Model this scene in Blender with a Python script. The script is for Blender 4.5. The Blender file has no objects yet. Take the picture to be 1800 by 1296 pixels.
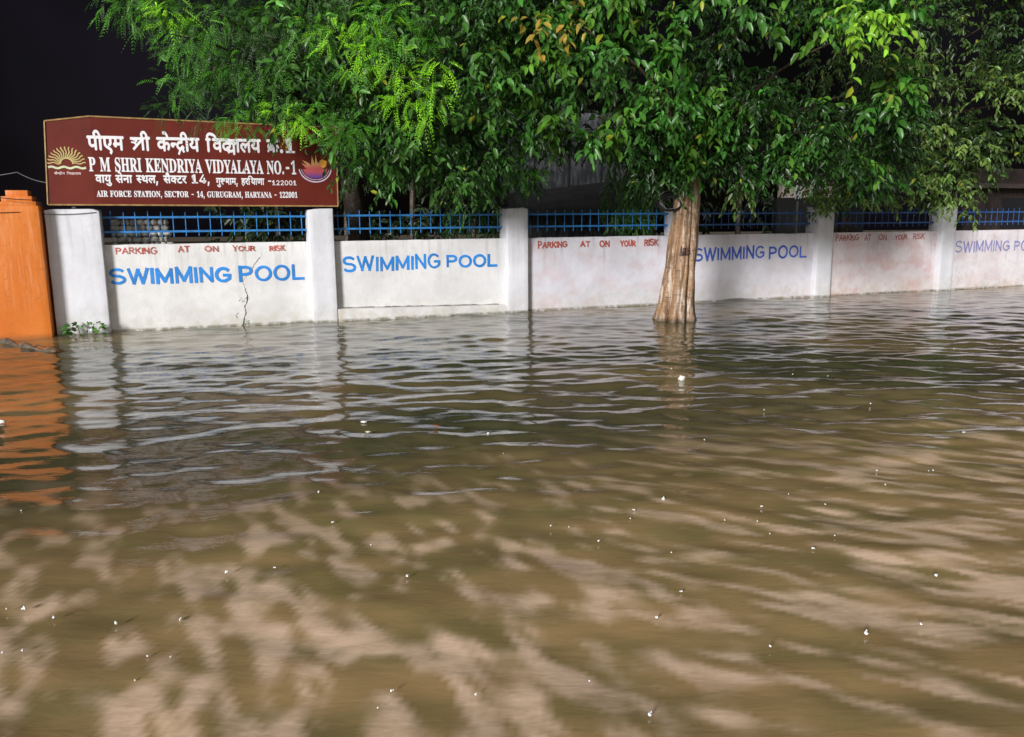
import bpy, bmesh, math, random
import numpy as np
from mathutils import Vector, Matrix
R = math.radians
random.seed(7); rng = np.random.default_rng(11)
scene = bpy.context.scene
COL = scene.collection

# ------------------------------------------------------------------ camera
CAM_H = 1.65
PITCH, ROLL, FPX = 0.17623, -0.0098, 1437.8
cam_data = bpy.data.cameras.new('camera'); cam_data.sensor_width = 36; cam_data.lens = FPX/1800*36
cam_data.clip_start = 0.05; cam_data.clip_end = 500
cam = bpy.data.objects.new('camera', cam_data); COL.objects.link(cam)
cam.matrix_world = Matrix.Translation((0, 0, CAM_H)) @ Matrix.Rotation(math.pi/2-PITCH, 4, 'X') @ Matrix.Rotation(ROLL, 4, 'Z')
scene.camera = cam

# ------------------------------------------------------------------ night sky and the one lamp
SUN_AZ = Vector((-0.444, -0.896)).normalized(); SUN_EL = R(15.0)
world = bpy.data.worlds.new('World'); scene.world = world; world.use_nodes = True
wn, wl = world.node_tree.nodes, world.node_tree.links
wn.clear()
wout = wn.new('ShaderNodeOutputWorld'); bg = wn.new('ShaderNodeBackground'); sky = wn.new('ShaderNodeTexSky')
sky.sky_type = 'NISHITA'; sky.sun_disc = False; sky.sun_elevation = R(2); sky.sun_rotation = math.atan2(SUN_AZ.x, SUN_AZ.y)
bg.inputs['Strength'].default_value = 0.0007
wl.new(sky.outputs[0], bg.inputs['Color'])
tc = wn.new('ShaderNodeTexCoord')
sep = wn.new('ShaderNodeSeparateXYZ'); wl.new(tc.outputs['Generated'], sep.inputs[0])
# added fill: the half of the sky behind the camera glows to lift shadows
mr = wn.new('ShaderNodeMapRange'); mr.inputs['From Min'].default_value = 0.15; mr.inputs['From Max'].default_value = -0.75
mr.inputs['To Min'].default_value = 0.0; mr.inputs['To Max'].default_value = 1.0; mr.interpolation_type = 'SMOOTHSTEP'
wl.new(sep.outputs['Y'], mr.inputs['Value'])
glow = wn.new('ShaderNodeBackground'); glow.inputs['Color'].default_value = (1.0, 0.96, 0.93, 1)
gm = wn.new('ShaderNodeMath'); gm.operation = 'MULTIPLY'; gm.inputs[1].default_value = 0.50
wl.new(mr.outputs[0], gm.inputs[0]); wl.new(gm.outputs[0], glow.inputs['Strength'])
# faint cloud
cn = wn.new('ShaderNodeTexNoise'); cn.inputs['Scale'].default_value = 3.0; cn.inputs['Detail'].default_value = 3
wl.new(tc.outputs['Generated'], cn.inputs['Vector'])
cr = wn.new('ShaderNodeMapRange'); cr.inputs['From Min'].default_value = 0.48; cr.inputs['From Max'].default_value = 0.68
cr.inputs['To Min'].default_value = 0.001; cr.inputs['To Max'].default_value = 0.008
wl.new(cn.outputs['Fac'], cr.inputs['Value'])
clb = wn.new('ShaderNodeBackground'); clb.inputs['Color'].default_value = (1.0, 0.86, 1.3, 1); wl.new(cr.outputs[0], clb.inputs['Strength'])
a1 = wn.new('ShaderNodeAddShader'); a2 = wn.new('ShaderNodeAddShader')
wl.new(bg.outputs[0], a1.inputs[0]); wl.new(glow.outputs[0], a1.inputs[1])
wl.new(a1.outputs[0], a2.inputs[0]); wl.new(clb.outputs[0], a2.inputs[1]); wl.new(a2.outputs[0], wout.inputs[0])

sun_d = bpy.data.lights.new('sun', 'SUN'); sun_d.energy = 3.7; sun_d.angle = R(12); sun_d.color = (1.0, 0.975, 0.955)
sun = bpy.data.objects.new('sun', sun_d); COL.objects.link(sun)
sun.rotation_euler = Vector((SUN_AZ.x*math.cos(SUN_EL), SUN_AZ.y*math.cos(SUN_EL), math.sin(SUN_EL))).to_track_quat('Z', 'Y').to_euler()

scene.view_settings.view_transform = 'Standard'; scene.view_settings.look = 'None'
scene.view_settings.exposure = 0.10; scene.view_settings.gamma = 1
scene.render.engine = 'CYCLES'
scene.cycles.use_denoising = True
scene.cycles.max_bounces = 6

# ------------------------------------------------------------------ helpers
def tag(o, label=None, cat=None, group=None, kind=None):
    if label: o['label'] = label
    if cat: o['category'] = cat
    if group: o['group'] = group
    if kind: o['kind'] = kind
    return o
def empty(name, loc=(0, 0, 0), rz=0.0):
    o = bpy.data.objects.new(name, None); o.empty_display_size = 0.2
    COL.objects.link(o); o.location = loc; o.rotation_euler = (0, 0, rz); return o

class MB:
    def __init__(s): s.v = []; s.f = []; s.lift = 0.0
    def add(s, vs, fs):
        b = len(s.v); s.v += [tuple(v) for v in vs]; s.f += [tuple(b+i for i in f) for f in fs]; return s
    def box(s, x0, x1, y0, y1, z0, z1):
        return s.add([(x0,y0,z0),(x1,y0,z0),(x1,y1,z0),(x0,y1,z0),(x0,y0,z1),(x1,y0,z1),(x1,y1,z1),(x0,y1,z1)],
                     [(0,3,2,1),(4,5,6,7),(0,1,5,4),(1,2,6,5),(2,3,7,6),(3,0,4,7)])
    def tube(s, pts, rad, n=8, cap=True):
        pts = [Vector(p) for p in pts]; m = len(pts)
        rad = rad if isinstance(rad, (list, tuple)) else [rad]*m
        b = len(s.v); ref = Vector((0.13, 0.9, 0.31)).normalized()
        for i, p in enumerate(pts):
            t = (pts[min(i+1, m-1)]-pts[max(i-1, 0)]).normalized()
            if abs(t.dot(ref)) > 0.95: rr = Vector((1, 0, 0))
            else: rr = ref
            a = t.cross(rr).normalized(); c = t.cross(a)
            for k in range(n):
                q = 2*math.pi*k/n
                s.v.append(tuple(p+(a*math.cos(q)+c*math.sin(q))*rad[i]))
        for i in range(m-1):
            for k in range(n):
                k2 = (k+1) % n
                s.f.append((b+i*n+k, b+i*n+k2, b+(i+1)*n+k2, b+(i+1)*n+k))
        if cap:
            s.f.append(tuple(b+k for k in range(n))[::-1]); s.f.append(tuple(b+(m-1)*n+k for k in range(n)))
        return s
    def ribbon(s, pts, w, y=0.0, closed=False, jit=0.0, ext=0.0):
        """flat brush stroke in the local x,z plane facing -y; every stroke sits a hair in front of the last"""
        s.lift += 0.00025
        P = [Vector((p[0], p[1])) for p in pts]; n = len(P); L = []; Q = []
        if ext and not closed:
            P[0] = P[0]+(P[0]-P[1]).normalized()*w*ext; P[-1] = P[-1]+(P[-1]-P[-2]).normalized()*w*ext
        for i in range(n):
            if closed: a, b = P[i-1], P[(i+1) % n]
            else: a, b = P[max(i-1, 0)], P[min(i+1, n-1)]
            p0 = (P[i]-a); p1 = (b-P[i])
            if p0.length < 1e-9: p0 = p1
            if p1.length < 1e-9: p1 = p0
            p0 = p0.normalized(); p1 = p1.normalized()
            t = (p0+p1); t = t.normalized() if t.length > 0.3 else p1
            nn = Vector((-t.y, t.x)); mit = 1/max(0.55, abs(nn.dot(Vector((-p1.y, p1.x)))))
            ww = w*0.5*mit*(1+random.uniform(-jit, jit))
            L.append(P[i]+nn*ww); Q.append(P[i]-nn*ww)
        vs = [(a.x, y-s.lift, a.y) for a in L]+[(a.x, y-s.lift, a.y) for a in Q]
        fs = [(i, n+i, n+(i+1) % n, (i+1) % n) for i in range(n if closed else n-1)]
        return s.add(vs, fs)
    def poly(s, pts, y=0.0):
        s.lift += 0.00025
        c = (sum(p[0] for p in pts)/len(pts), sum(p[1] for p in pts)/len(pts)); n = len(pts)
        return s.add([(p[0], y-s.lift, p[1]) for p in pts]+[(c[0], y-s.lift, c[1])], [(i, (i+1) % n, n) for i in range(n)])
    def build(s, name, mat, parent=None, smooth=False, bevel=0.0):
        me = bpy.data.meshes.new(name); me.from_pydata(s.v, [], s.f); me.validate(); me.update()
        if mat: me.materials.append(mat)
        if smooth: me.polygons.foreach_set('use_smooth', [True]*len(me.polygons))
        o = bpy.data.objects.new(name, me); COL.objects.link(o)
        if parent: o.parent = parent
        if bevel:
            md = o.modifiers.new('edge', 'BEVEL'); md.width = bevel; md.segments = 2; md.limit_method = 'ANGLE'
        return o

def vnoise(p, s=1.0):
    from mathutils import noise
    return noise.noise(Vector(p)*s)

def rough_box(x0, x1, y0, y1, z0, z1, step=0.09, amp=0.004, bev=0.012, seed=0.0, chip=0.0):
    """hand plastered block: subdivided, slightly uneven faces and worn corners"""
    bm = bmesh.new()
    bmesh.ops.create_cube(bm, size=1)
    for v in bm.verts:
        v.co = Vector((x0+(v.co.x+.5)*(x1-x0), y0+(v.co.y+.5)*(y1-y0), z0+(v.co.z+.5)*(z1-z0)))
    bmesh.ops.bevel(bm, geom=bm.edges[:], offset=bev, segments=2, affect='EDGES', profile=0.5)
    def cut(ax, a, b):
        n = max(1, int((b-a)/step)); no = Vector((0, 0, 0)); no[ax] = 1
        for i in range(1, n):
            co = Vector((0, 0, 0)); co[ax] = a+(b-a)*i/n
            bmesh.ops.bisect_plane(bm, geom=bm.verts[:]+bm.edges[:]+bm.faces[:], plane_co=co, plane_no=no)
    cut(0, x0, x1); cut(2, z0, z1)
    from mathutils import noise
    for v in bm.verts:
        q = v.co+Vector((seed*3.1, seed, seed*1.7))
        d = noise.noise_vector(q*2.2)*amp+noise.noise_vector(q*9)*amp*0.45
        if chip and v.co.z > z1-bev*2.1: d.z -= max(0, noise.noise(q*6)-0.05)*chip
        v.co += d
    m = MB(); bm.verts.index_update()
    m.v = [tuple(v.co) for v in bm.verts]; m.f = [tuple(v.index for v in f.verts) for f in bm.faces]; bm.free()
    return m

# ------------------------------------------------------------------ materials
class NT:
    def __init__(s, name):
        s.m = bpy.data.materials.new(name); s.m.use_nodes = True; s.n = s.m.node_tree.nodes; s.l = s.m.node_tree.links
        s.b = s.n['Principled BSDF']; s.tc = s.n.new('ShaderNodeTexCoord'); s.co = s.tc.outputs['Object']
    def set(s, **k):
        for a, v in k.items(): s.b.inputs[a.replace('_', ' ')].default_value = v
        return s
    def map(s, scale=(1, 1, 1), rot=(0, 0, 0), loc=(0, 0, 0)):
        m = s.n.new('ShaderNodeMapping'); m.inputs['Scale'].default_value = scale; m.inputs['Rotation'].default_value = rot
        m.inputs['Location'].default_value = loc; s.l.new(s.co, m.inputs[0]); return m.outputs[0]
    def noise(s, scale=5, detail=4, rough=0.55, vec=None, dist=0.0):
        t = s.n.new('ShaderNodeTexNoise'); t.inputs['Scale'].default_value = scale; t.inputs['Detail'].default_value = detail
        t.inputs['Roughness'].default_value = rough; t.inputs['Distortion'].default_value = dist
        s.l.new(vec or s.co, t.inputs['Vector']); return t.outputs['Fac']
    def ramp(s, fac, a, b, lo=0.0, hi=1.0, smooth=True):
        m = s.n.new('ShaderNodeMapRange'); m.inputs['From Min'].default_value = a; m.inputs['From Max'].default_value = b
        m.inputs['To Min'].default_value = lo; m.inputs['To Max'].default_value = hi
        m.interpolation_type = 'SMOOTHSTEP' if smooth else 'LINEAR'
        s.l.new(fac, m.inputs['Value']); return m.outputs[0]
    def math(s, op, a, b=None):
        m = s.n.new('ShaderNodeMath'); m.operation = op
        for i, x in enumerate((a, b)):
            if x is None: continue
            if isinstance(x, (int, float)): m.inputs[i].default_value = x
            else: s.l.new(x, m.inputs[i])
        return m.outputs[0]
    def mix(s, fac, a, b, mode='MIX'):
        m = s.n.new('ShaderNodeMix'); m.data_type = 'RGBA'; m.blend_type = mode
        if isinstance(fac, (int, float)): m.inputs[0].default_value = fac
        else: s.l.new(fac, m.inputs[0])
        for i, x in ((6, a), (7, b)):
            if isinstance(x, tuple): m.inputs[i].default_value = x if len(x) == 4 else x+(1,)
            else: s.l.new(x, m.inputs[i])
        return m.outputs[2]
    def col(s, c): s.l.new(c, s.b.inputs['Base Color']); return s
    def bump(s, h, strength=0.3, dist=0.01, prev=None):
        b = s.n.new('ShaderNodeBump'); b.inputs['Strength'].default_value = strength; b.inputs['Distance'].default_value = dist
        s.l.new(h, b.inputs['Height']); s.l.new(b.outputs[0], s.b.inputs['Normal'])
        if prev: s.l.new(prev, b.inputs['Normal'])
        return b.outputs[0]
    def sepz(s):
        x = s.n.new('ShaderNodeSeparateXYZ'); s.l.new(s.co, x.inputs[0]); return x.outputs
def plain(name, c, rough=0.6, var=0.15, scale=8, metal=0.0, bump=0.0):
    t = NT(name); n = t.noise(scale, 5)
    lo = tuple(x*(1-var) for x in c)+(1,); hi = tuple(min(1, x*(1+var)) for x in c)+(1,)
    t.col(t.mix(t.ramp(n, .3, .7), lo, hi)).set(Roughness=rough, Metallic=metal)
    if bump: t.bump(t.noise(scale*6, 4), bump, 0.01)
    return t.m

WO = Vector((-2.990, 14.048, 0)); WTH = 0.36452; S = 3.549
def whitewash(name, base, stain, pink=0.0, seed=0.0, top_streaks=0.5, edge=0.35):
    """old lime wash: patchy coats, grime runs from the top edge, algae and silty mud near the waterline"""
    t = NT(name)
    big = t.noise(1.3, 5, .6, t.map(loc=(seed, 0, seed*2)))
    mid = t.noise(6, 6, .65, t.map(loc=(seed*3, 0, 1)))
    fine = t.noise(38, 5, .7)
    streak = t.noise(1.0, 6, .6, t.map(scale=(9, 1, .7), loc=(seed*5, 0, 0)))
    z = t.sepz()['Z']
    c = t.mix(t.ramp(big, .35, .7), base, tuple(x*.84 for x in base))
    c = t.mix(t.math('MULTIPLY', t.ramp(mid, .5, .72), .5), c, stain)
    run = t.math('MULTIPLY', t.ramp(streak, .5, .72), t.ramp(z, .35, 1.38))
    c = t.mix(t.math('MULTIPLY', run, top_streaks), c, tuple(x*.72 for x in stain))
    low = t.math('MULTIPLY', t.ramp(z, .55, .0), t.ramp(mid, .3, .62))
    c = t.mix(t.math('MULTIPLY', low, .38), c, (.50, .46, .33))
    tide = t.math('MULTIPLY', t.ramp(z, .055, .01), t.ramp(t.noise(11, 3), .25, .6))
    c = t.mix(t.math('MULTIPLY', tide, .8), c, (.16, .15, .09))
    xm = t.math('FRACT', t.math('DIVIDE', t.math('ADD', t.sepz()['X'], S*4), S))
    c = t.mix(t.math('MULTIPLY', t.math('MULTIPLY', t.ramp(xm, .05, .0), t.ramp(mid, .35, .6)), edge), c, (.45, .28, .16))
    if pink:
        c = t.mix(t.math('MULTIPLY', t.ramp(t.noise(2.2, 4, .6, t.map(loc=(seed*7, 2, 0), scale=(1, 1, 1.6))), .42, .68), pink), c, (.62, .33, .30))
    c = t.mix(t.math('MULTIPLY', t.ramp(fine, .66, .78), .3), c, (.25, .23, .20))
    pits = t.noise(15, 2, .5, t.map(loc=(seed, 4, 0)))
    c = t.mix(t.math('MULTIPLY', t.ramp(pits, .72, .78), .5), c, (.2, .18, .15))
    t.col(c).set(Roughness=.72)
    t.b.inputs['Specular IOR Level'].default_value = .25
    t.bump(t.math('ADD', t.math('MULTIPLY', mid, 1.0), t.math('MULTIPLY', fine, .35)), .55, .012)
    return t.m

def paint(name, c, wear=0.25, scale=14, streaky=(1, 1, 5)):
    """brushed paint that has partly worn off the lime wash"""
    t = NT(name)
    n = t.noise(scale, 5, .7, t.map(scale=streaky)); n2 = t.noise(3, 3)
    t.col(t.mix(t.ramp(n2, .35, .65), tuple(x*.85 for x in c), tuple(min(1, x*1.15+.01) for x in c))).set(Roughness=.6)
    out = t.n['Material Output']; tr = t.n.new('ShaderNodeBsdfTransparent'); mx = t.n.new('ShaderNodeMixShader')
    f = t.ramp(n, .62-wear*.55, .70-wear*.25, 0.0, min(.85, .25+wear))
    t.l.new(f, mx.inputs[0]); t.l.new(t.b.outputs[0], mx.inputs[1]); t.l.new(tr.outputs[0], mx.inputs[2]); t.l.new(mx.outputs[0], out.inputs[0])
    return t.m

def leafmat(name, rough=.34, spec=.5):
    t = NT(name)
    a = t.n.new('ShaderNodeAttribute'); a.attribute_name = 'tint'
    n = t.noise(25, 2)
    c = t.mix(t.math('MULTIPLY', t.ramp(n, .4, .7), .25), a.outputs['Color'], (.05, .09, .02))
    t.col(c).set(Roughness=rough); t.b.inputs['Specular IOR Level'].default_value = spec
    out = t.n['Material Output']; tl = t.n.new('ShaderNodeBsdfTranslucent'); mx = t.n.new('ShaderNodeMixShader')
    t.l.new(c, tl.inputs['Color']); mx.inputs[0].default_value = .18
    t.l.new(t.b.outputs[0], mx.inputs[1]); t.l.new(tl.outputs[0], mx.inputs[2]); t.l.new(mx.outputs[0], out.inputs[0])
    return t.m
M_LEAF = leafmat('glossy_leaf', .36, .5); M_NEEM = leafmat('feather_leaf', .42, .4); M_WILLOW = leafmat('long_leaf', .4, .4)

# ------------------------------------------------------------------ wall frame
def WL(u, y, z=0.0):
    c, s = math.cos(WTH), math.sin(WTH)
    return Vector((WO.x+u*c-y*s, WO.y+u*s+y*c, z))
def ray(px, py):
    X, Y = px-900, py-648; c, s = math.cos(-ROLL), math.sin(-ROLL)
    a = X*c-Y*s; b = X*s+Y*c
    v = Vector((0, math.cos(PITCH), -math.sin(PITCH)))*FPX+Vector((a, 0, 0))-Vector((0, math.sin(PITCH), math.cos(PITCH)))*b
    return v/v.y
def at(px, py, d): return ray(px, py)*d+Vector((0, 0, CAM_H))
def onwater(px, py):
    v = ray(px, py); return v*(-CAM_H/v.z)+Vector((0, 0, CAM_H))

# ------------------------------------------------------------------ water and ground
def build_water():
    def axis(segs):
        o = []
        for a, b, st in segs: o += list(np.arange(a, b-1e-6, st))
        return np.array(o+[segs[-1][1]])
    xs = axis([(-70, -14, 7), (-14, -8, .25), (-8, -3.5, .045), (-3.5, 7, .028), (7, 16, .045), (16, 20, .15), (20, 80, 6)])
    ys = axis([(-60, -1, 6), (-1, 1.6, .2), (1.6, 6.5, .028), (6.5, 11, .04), (11, 21, .06), (21, 90, 5)])
    X, Y = np.meshgrid(xs, ys)
    r = np.random.default_rng(5)
    flow = np.array([.90, -.43])
    def field(n, lo, hi, amp, dirc, spread, warp=0.0):
        Z = np.zeros_like(X); GX = np.zeros_like(X); GY = np.zeros_like(X)
        for i in range(n):
            lam = lo*(hi/lo)**r.random(); k = 2*np.pi/lam; a = dirc+r.normal()*spread
            kx, ky = k*np.cos(a), k*np.sin(a); ph = r.random()*6.28
            A = amp*lam/np.sqrt(n); arg = kx*X+ky*Y+ph+warp*np.sin(.9*X+.7*Y+ph)+warp*np.sin(1.9*X-1.3*Y+2*ph)
            Z += A*np.sin(arg); GX += A*kx*np.cos(arg); GY += A*ky*np.cos(arg)
        return Z, GX, GY
    # ripples with crests lying across the view, bent by eddies
    z1, gx1, gy1 = field(60, .18, .74, .0150, R(94), .52, 1.1)
    z2, gx2, gy2 = field(18, .75, 2.0, .0055, R(75), .5, .5)
    z3, gx3, gy3 = field(36, .22, .6, .013, R(50), .5, .9)          # churn near the road
    z4, gx4, gy4 = field(26, .10, .22, .0060, R(96), .45, .9)
    def vn(sx, sy, ang, seed, oct=4, gain=.5):
        rr = np.random.default_rng(seed); c, s = math.cos(ang), math.sin(ang); out = np.zeros_like(X); tot = 0; g = 1
        for o in range(oct):
            U = (X*c+Y*s)/sx*2**o; V = (-X*s+Y*c)/sy*2**o
            iu = np.floor(U).astype(int); iv = np.floor(V).astype(int); fu = U-iu; fv = V-iv
            fu = fu*fu*(3-2*fu); fv = fv*fv*(3-2*fv); T = rr.random((256, 256))
            h = lambda a, b: T[(a*7+b*131) % 256, (b*5+a*57) % 256]
            out += g*((h(iu, iv)*(1-fu)+h(iu+1, iv)*fu)*(1-fv)+(h(iu, iv+1)*(1-fu)+h(iu+1, iv+1)*fu)*fv); tot += g; g *= gain
        return out/tot
    line = 5.05+.36*X.clip(-4, 12)                                   # near side of this line: churned muddy water, tan light painted on wave faces
    near = 1/(1+np.exp((Y-line)/.45))
    patch = vn(1.3, 1.1, 0, 3, 3)
    calm = .75+.6*vn(2.6, 1.4, .3, 9, 3)
    wakes = .22+.78*np.clip((Y-3.4)/3.6, 0, 1)
    Z = (z1*wakes*calm+z2+z3*near*.7+z4*np.clip((Y-3.5)/3, 0, 1)*np.clip(calm*1.6-.9, 0, 1.2))
    fade = np.clip((26-Y)/6, 0, 1)*np.clip((Y+1)/3, 0, 1)
    Z *= fade
    # low swell humps slapping against the wall
    for (px, py, a, w) in ((820, 552, .045, .28), (875, 552, .03, .2), (1295, 526, .05, .5), (1130, 560, .03, .3), (1340, 560, .035, .5)):
        c = onwater(px, py+3); Z += a*np.exp(-((X-c.x)/w)**2-((Y-c.y)/.22)**2)
    # light on wave faces painted in silty tan: blotchy near left, long streaks right
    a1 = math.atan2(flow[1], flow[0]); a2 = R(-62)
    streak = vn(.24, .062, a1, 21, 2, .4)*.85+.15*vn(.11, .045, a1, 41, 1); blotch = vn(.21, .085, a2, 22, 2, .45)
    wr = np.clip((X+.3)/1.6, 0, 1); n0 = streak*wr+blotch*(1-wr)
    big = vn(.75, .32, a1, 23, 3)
    sl = (gx1*wakes*.3+gx3)*SUN_AZ.x+(gy1*wakes*.3+gy3)*SUN_AZ.y  # wave slope towards the sun brightens the painted patches
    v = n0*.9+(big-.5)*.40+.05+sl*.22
    silt_light = np.clip((v-.425)/.32, 0, 1); silt_light = (silt_light*silt_light*(3-2*silt_light))**1.15*near
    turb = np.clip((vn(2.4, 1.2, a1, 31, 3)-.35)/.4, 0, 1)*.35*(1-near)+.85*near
    me = bpy.data.meshes.new('water'); ny, nx = X.shape
    co = np.stack([X, Y, Z], -1).reshape(-1, 3).astype(np.float32)
    idx = np.arange(nx*ny).reshape(ny, nx)
    q = np.stack([idx[:-1, :-1], idx[:-1, 1:], idx[1:, 1:], idx[1:, :-1]], -1).reshape(-1, 4)
    me.vertices.add(len(co)); me.vertices.foreach_set('co', co.ravel())
    me.loops.add(q.size); me.loops.foreach_set('vertex_index', q.ravel().astype(np.int32))
    me.polygons.add(len(q)); me.polygons.foreach_set('loop_start', np.arange(0, q.size, 4, dtype=np.int32))
    me.polygons.foreach_set('loop_total', np.full(len(q), 4, np.int32)); me.polygons.foreach_set('use_smooth', np.ones(len(q), bool))
    me.update(calc_edges=True)
    for nm, A in (('silt_light', silt_light), ('turbid', turb)):
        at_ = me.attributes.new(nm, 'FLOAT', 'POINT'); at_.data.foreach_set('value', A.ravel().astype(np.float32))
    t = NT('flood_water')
    s_ = t.n.new('ShaderNodeAttribute'); s_.attribute_name = 'silt_light'; u_ = t.n.new('ShaderNodeAttribute'); u_.attribute_name = 'turbid'
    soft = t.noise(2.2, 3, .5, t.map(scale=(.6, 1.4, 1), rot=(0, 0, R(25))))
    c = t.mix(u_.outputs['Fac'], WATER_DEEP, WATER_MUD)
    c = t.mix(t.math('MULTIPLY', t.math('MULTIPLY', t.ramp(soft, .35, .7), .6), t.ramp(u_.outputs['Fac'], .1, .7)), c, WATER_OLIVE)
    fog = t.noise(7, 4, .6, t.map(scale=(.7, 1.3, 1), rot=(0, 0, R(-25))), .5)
    c = t.mix(t.math('MULTIPLY', s_.outputs['Fac'], t.ramp(fog, .25, .62, .55, 1.0)), c, WATER_SILT_LIGHT)
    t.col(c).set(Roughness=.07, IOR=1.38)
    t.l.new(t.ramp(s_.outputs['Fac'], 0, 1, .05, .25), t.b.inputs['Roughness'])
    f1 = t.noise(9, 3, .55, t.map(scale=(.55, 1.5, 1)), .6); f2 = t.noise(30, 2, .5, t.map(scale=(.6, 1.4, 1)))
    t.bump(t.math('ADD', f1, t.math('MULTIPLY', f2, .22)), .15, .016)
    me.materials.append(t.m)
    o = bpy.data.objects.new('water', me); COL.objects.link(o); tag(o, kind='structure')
WATER_DEEP = (.090, .090, .045); WATER_MUD = (.54, .355, .165); WATER_OLIVE = (.19, .185, .070); WATER_SILT_LIGHT = (1.0, .73, .53)  # the near-white tan stands for wave faces catching the light
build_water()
gr = MB(); gr.add([(-120, -90, -.45), (140, -90, -.45), (140, 160, -.45), (-120, 160, -.45)], [(0, 1, 2, 3)])
tag(gr.build('ground', plain('mud', (.09, .07, .045), .9, .3, 1.5)), kind='structure')

# ------------------------------------------------------------------ boundary wall
W1 = (.80, .80, .80); WP = (.80, .77, .79)
wash = {
 'pillar': whitewash('lime_wash_pillar', (.82, .83, .89), (.68, .68, .70), 0, 1.3, .5, 0),
 0: whitewash('lime_wash_a', (.84, .84, .85), (.68, .67, .63), 0, 2.1, .75),
 1: whitewash('lime_wash_b', (.84, .84, .86), (.68, .67, .65), 0, 5.7, .6),
 2: whitewash('lime_wash_c', (.78, .78, .86), (.62, .60, .64), .22, 8.2, .7),
 3: whitewash('lime_wash_d', (.80, .79, .86), (.64, .62, .66), .12, 4.4, .45),
 4: whitewash('lime_wash_e', (.84, .77, .80), (.62, .54, .56), .42, 6.9, .6),
 5: whitewash('lime_wash_f', (.84, .80, .85), (.52, .50, .49), .25, 9.9, .7)}
PH, WH = 1.925, 1.372
wall = empty('boundary_wall', WO, WTH)
tag(wall, 'long whitewashed boundary wall with square pillars, painted slogans and flood water at its foot', 'wall')
pl_labels = {-1: 'broad pillar beside the orange gate pillar, under the maroon sign', 0: 'pillar under the right end of the maroon sign', 1: 'pillar right of the stepped plinth',
             2: 'pillar half hidden behind the leaning tree trunk', 3: 'pillar right of the purple-blue painted words', 4: 'pillar with leafy twigs hanging over its top', 5: 'pillar beyond the faded blue words'}
for k in range(-1, 7):
    x1 = k*S; x0 = x1-(.75 if k == -1 else .42)
    p = rough_box(x0, x1, 0, .40, -.5, PH+random.uniform(-.01, .01), .1, .005, .014, k+2.0, .10).build('pillar', wash['pillar'], wall, True)
    if k in pl_labels: p['label'] = pl_labels[k]
tops = {0: (1.376, 1.376), 1: (1.372, 1.372), 2: (1.372, 1.372), 3: (1.372, 1.372), 4: (1.372, 1.372), 5: (1.372, 1.372), 6: (1.372, 1.372)}
panels = []
pn_labels = {0: 'cracked wall panel under the sign with red and blue painted words', 1: 'wall panel above the stepped plinth with blue painted words', 2: 'wall panel left of the tree trunk with red painted words',
             3: 'wall panel right of the tree trunk with purple-blue words', 4: 'pinkish stained wall panel with faded red words', 5: 'grimy wall panel with very faded blue words'}
for k in range(0, 7):
    x0 = (k-1)*S; x1 = k*S-.42
    # small overlap avoided: butt ends against the pillars
    p = rough_box(x0-.006, x1+.006, .13, .36, -.5, WH, .16, .004, .010, k*2.7+1, .02).build('wall_panel', wash[min(k, 5)], wall, True)
    if k in pn_labels: p['label'] = pn_labels[k]
    panels.append(p)
pb = MB()
n = 30
for i in range(n+1):
    u = .004+(3.125-.004)*i/n; zt = .215-.07*i/n+.006*vnoise((u*3, 0, 2)); y0 = .012+.010*vnoise((u*4, 5, 2))
    pb.v += [(u, y0, -.4), (u, y0, zt-.012), (u, y0+.012, zt), (u, .128, zt+.006)]
for i in range(n):
    for j in range(3): pb.f.append((i*4+j, (i+1)*4+j, (i+1)*4+j+1, i*4+j+1))
pb.f.append((0, 1, 2, 3)); pb.f.append((n*4+3, n*4+2, n*4+1, n*4))
pb.build('plinth', wash[0], wall)
# dark patchy line where the plinth meets the panel
mg = paint('dark_line', (.12, .10, .07), .35, 9, (1, 1, 1))
g = MB(); g.ribbon([(u/10, .228-.07*(u/10)/3.12+.006*vnoise((u, 0, 0))) for u in range(1, 31)], .016, .122, jit=.7); g.build('dark_line', mg, wall)

# crack in the first panel
mcrack = plain('crack_dark', (.10, .085, .06), .95, .4, 20)
cr_ = MB()
def crackline(pts, w0, w1, y=.1245):
    out = []
    for i, (a, b) in enumerate(zip(pts[:-1], pts[1:])):
        for t in np.linspace(0, 1, 5)[:-1]: out.append((a[0]+(b[0]-a[0])*t+random.uniform(-.009, .009), a[1]+(b[1]-a[1])*t))
    out.append(pts[-1]); n = len(out)
    cr_.lift += .0003
    L = []; Q = []
    for i, p in enumerate(out):
        w = (w0+(w1-w0)*i/n)*random.uniform(.2, 1.0)/2; L.append((p[0]-w, y-cr_.lift, p[1])); Q.append((p[0]+w, y-cr_.lift, p[1]))
    cr_.add(L+Q, [(i, n+i, n+i+1, i+1) for i in range(n-1)])
crackline([(-1.22, 1.13), (-1.28, 1.06), (-1.33, 1.0), (-1.37, .93), (-1.48, .80), (-1.52, .72), (-1.49, .62)], .012, .006)
crackline([(-1.49, .62), (-1.47, .52), (-1.46, .44), (-1.51, .33), (-1.50, .22), (-1.53, .12), (-1.57, .0)], .012, .046)
crackline([(-1.62, .22), (-1.66, .18), (-1.65, .12)], .02, .01)
cr_.build('crack', mcrack, panels[0])

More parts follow.
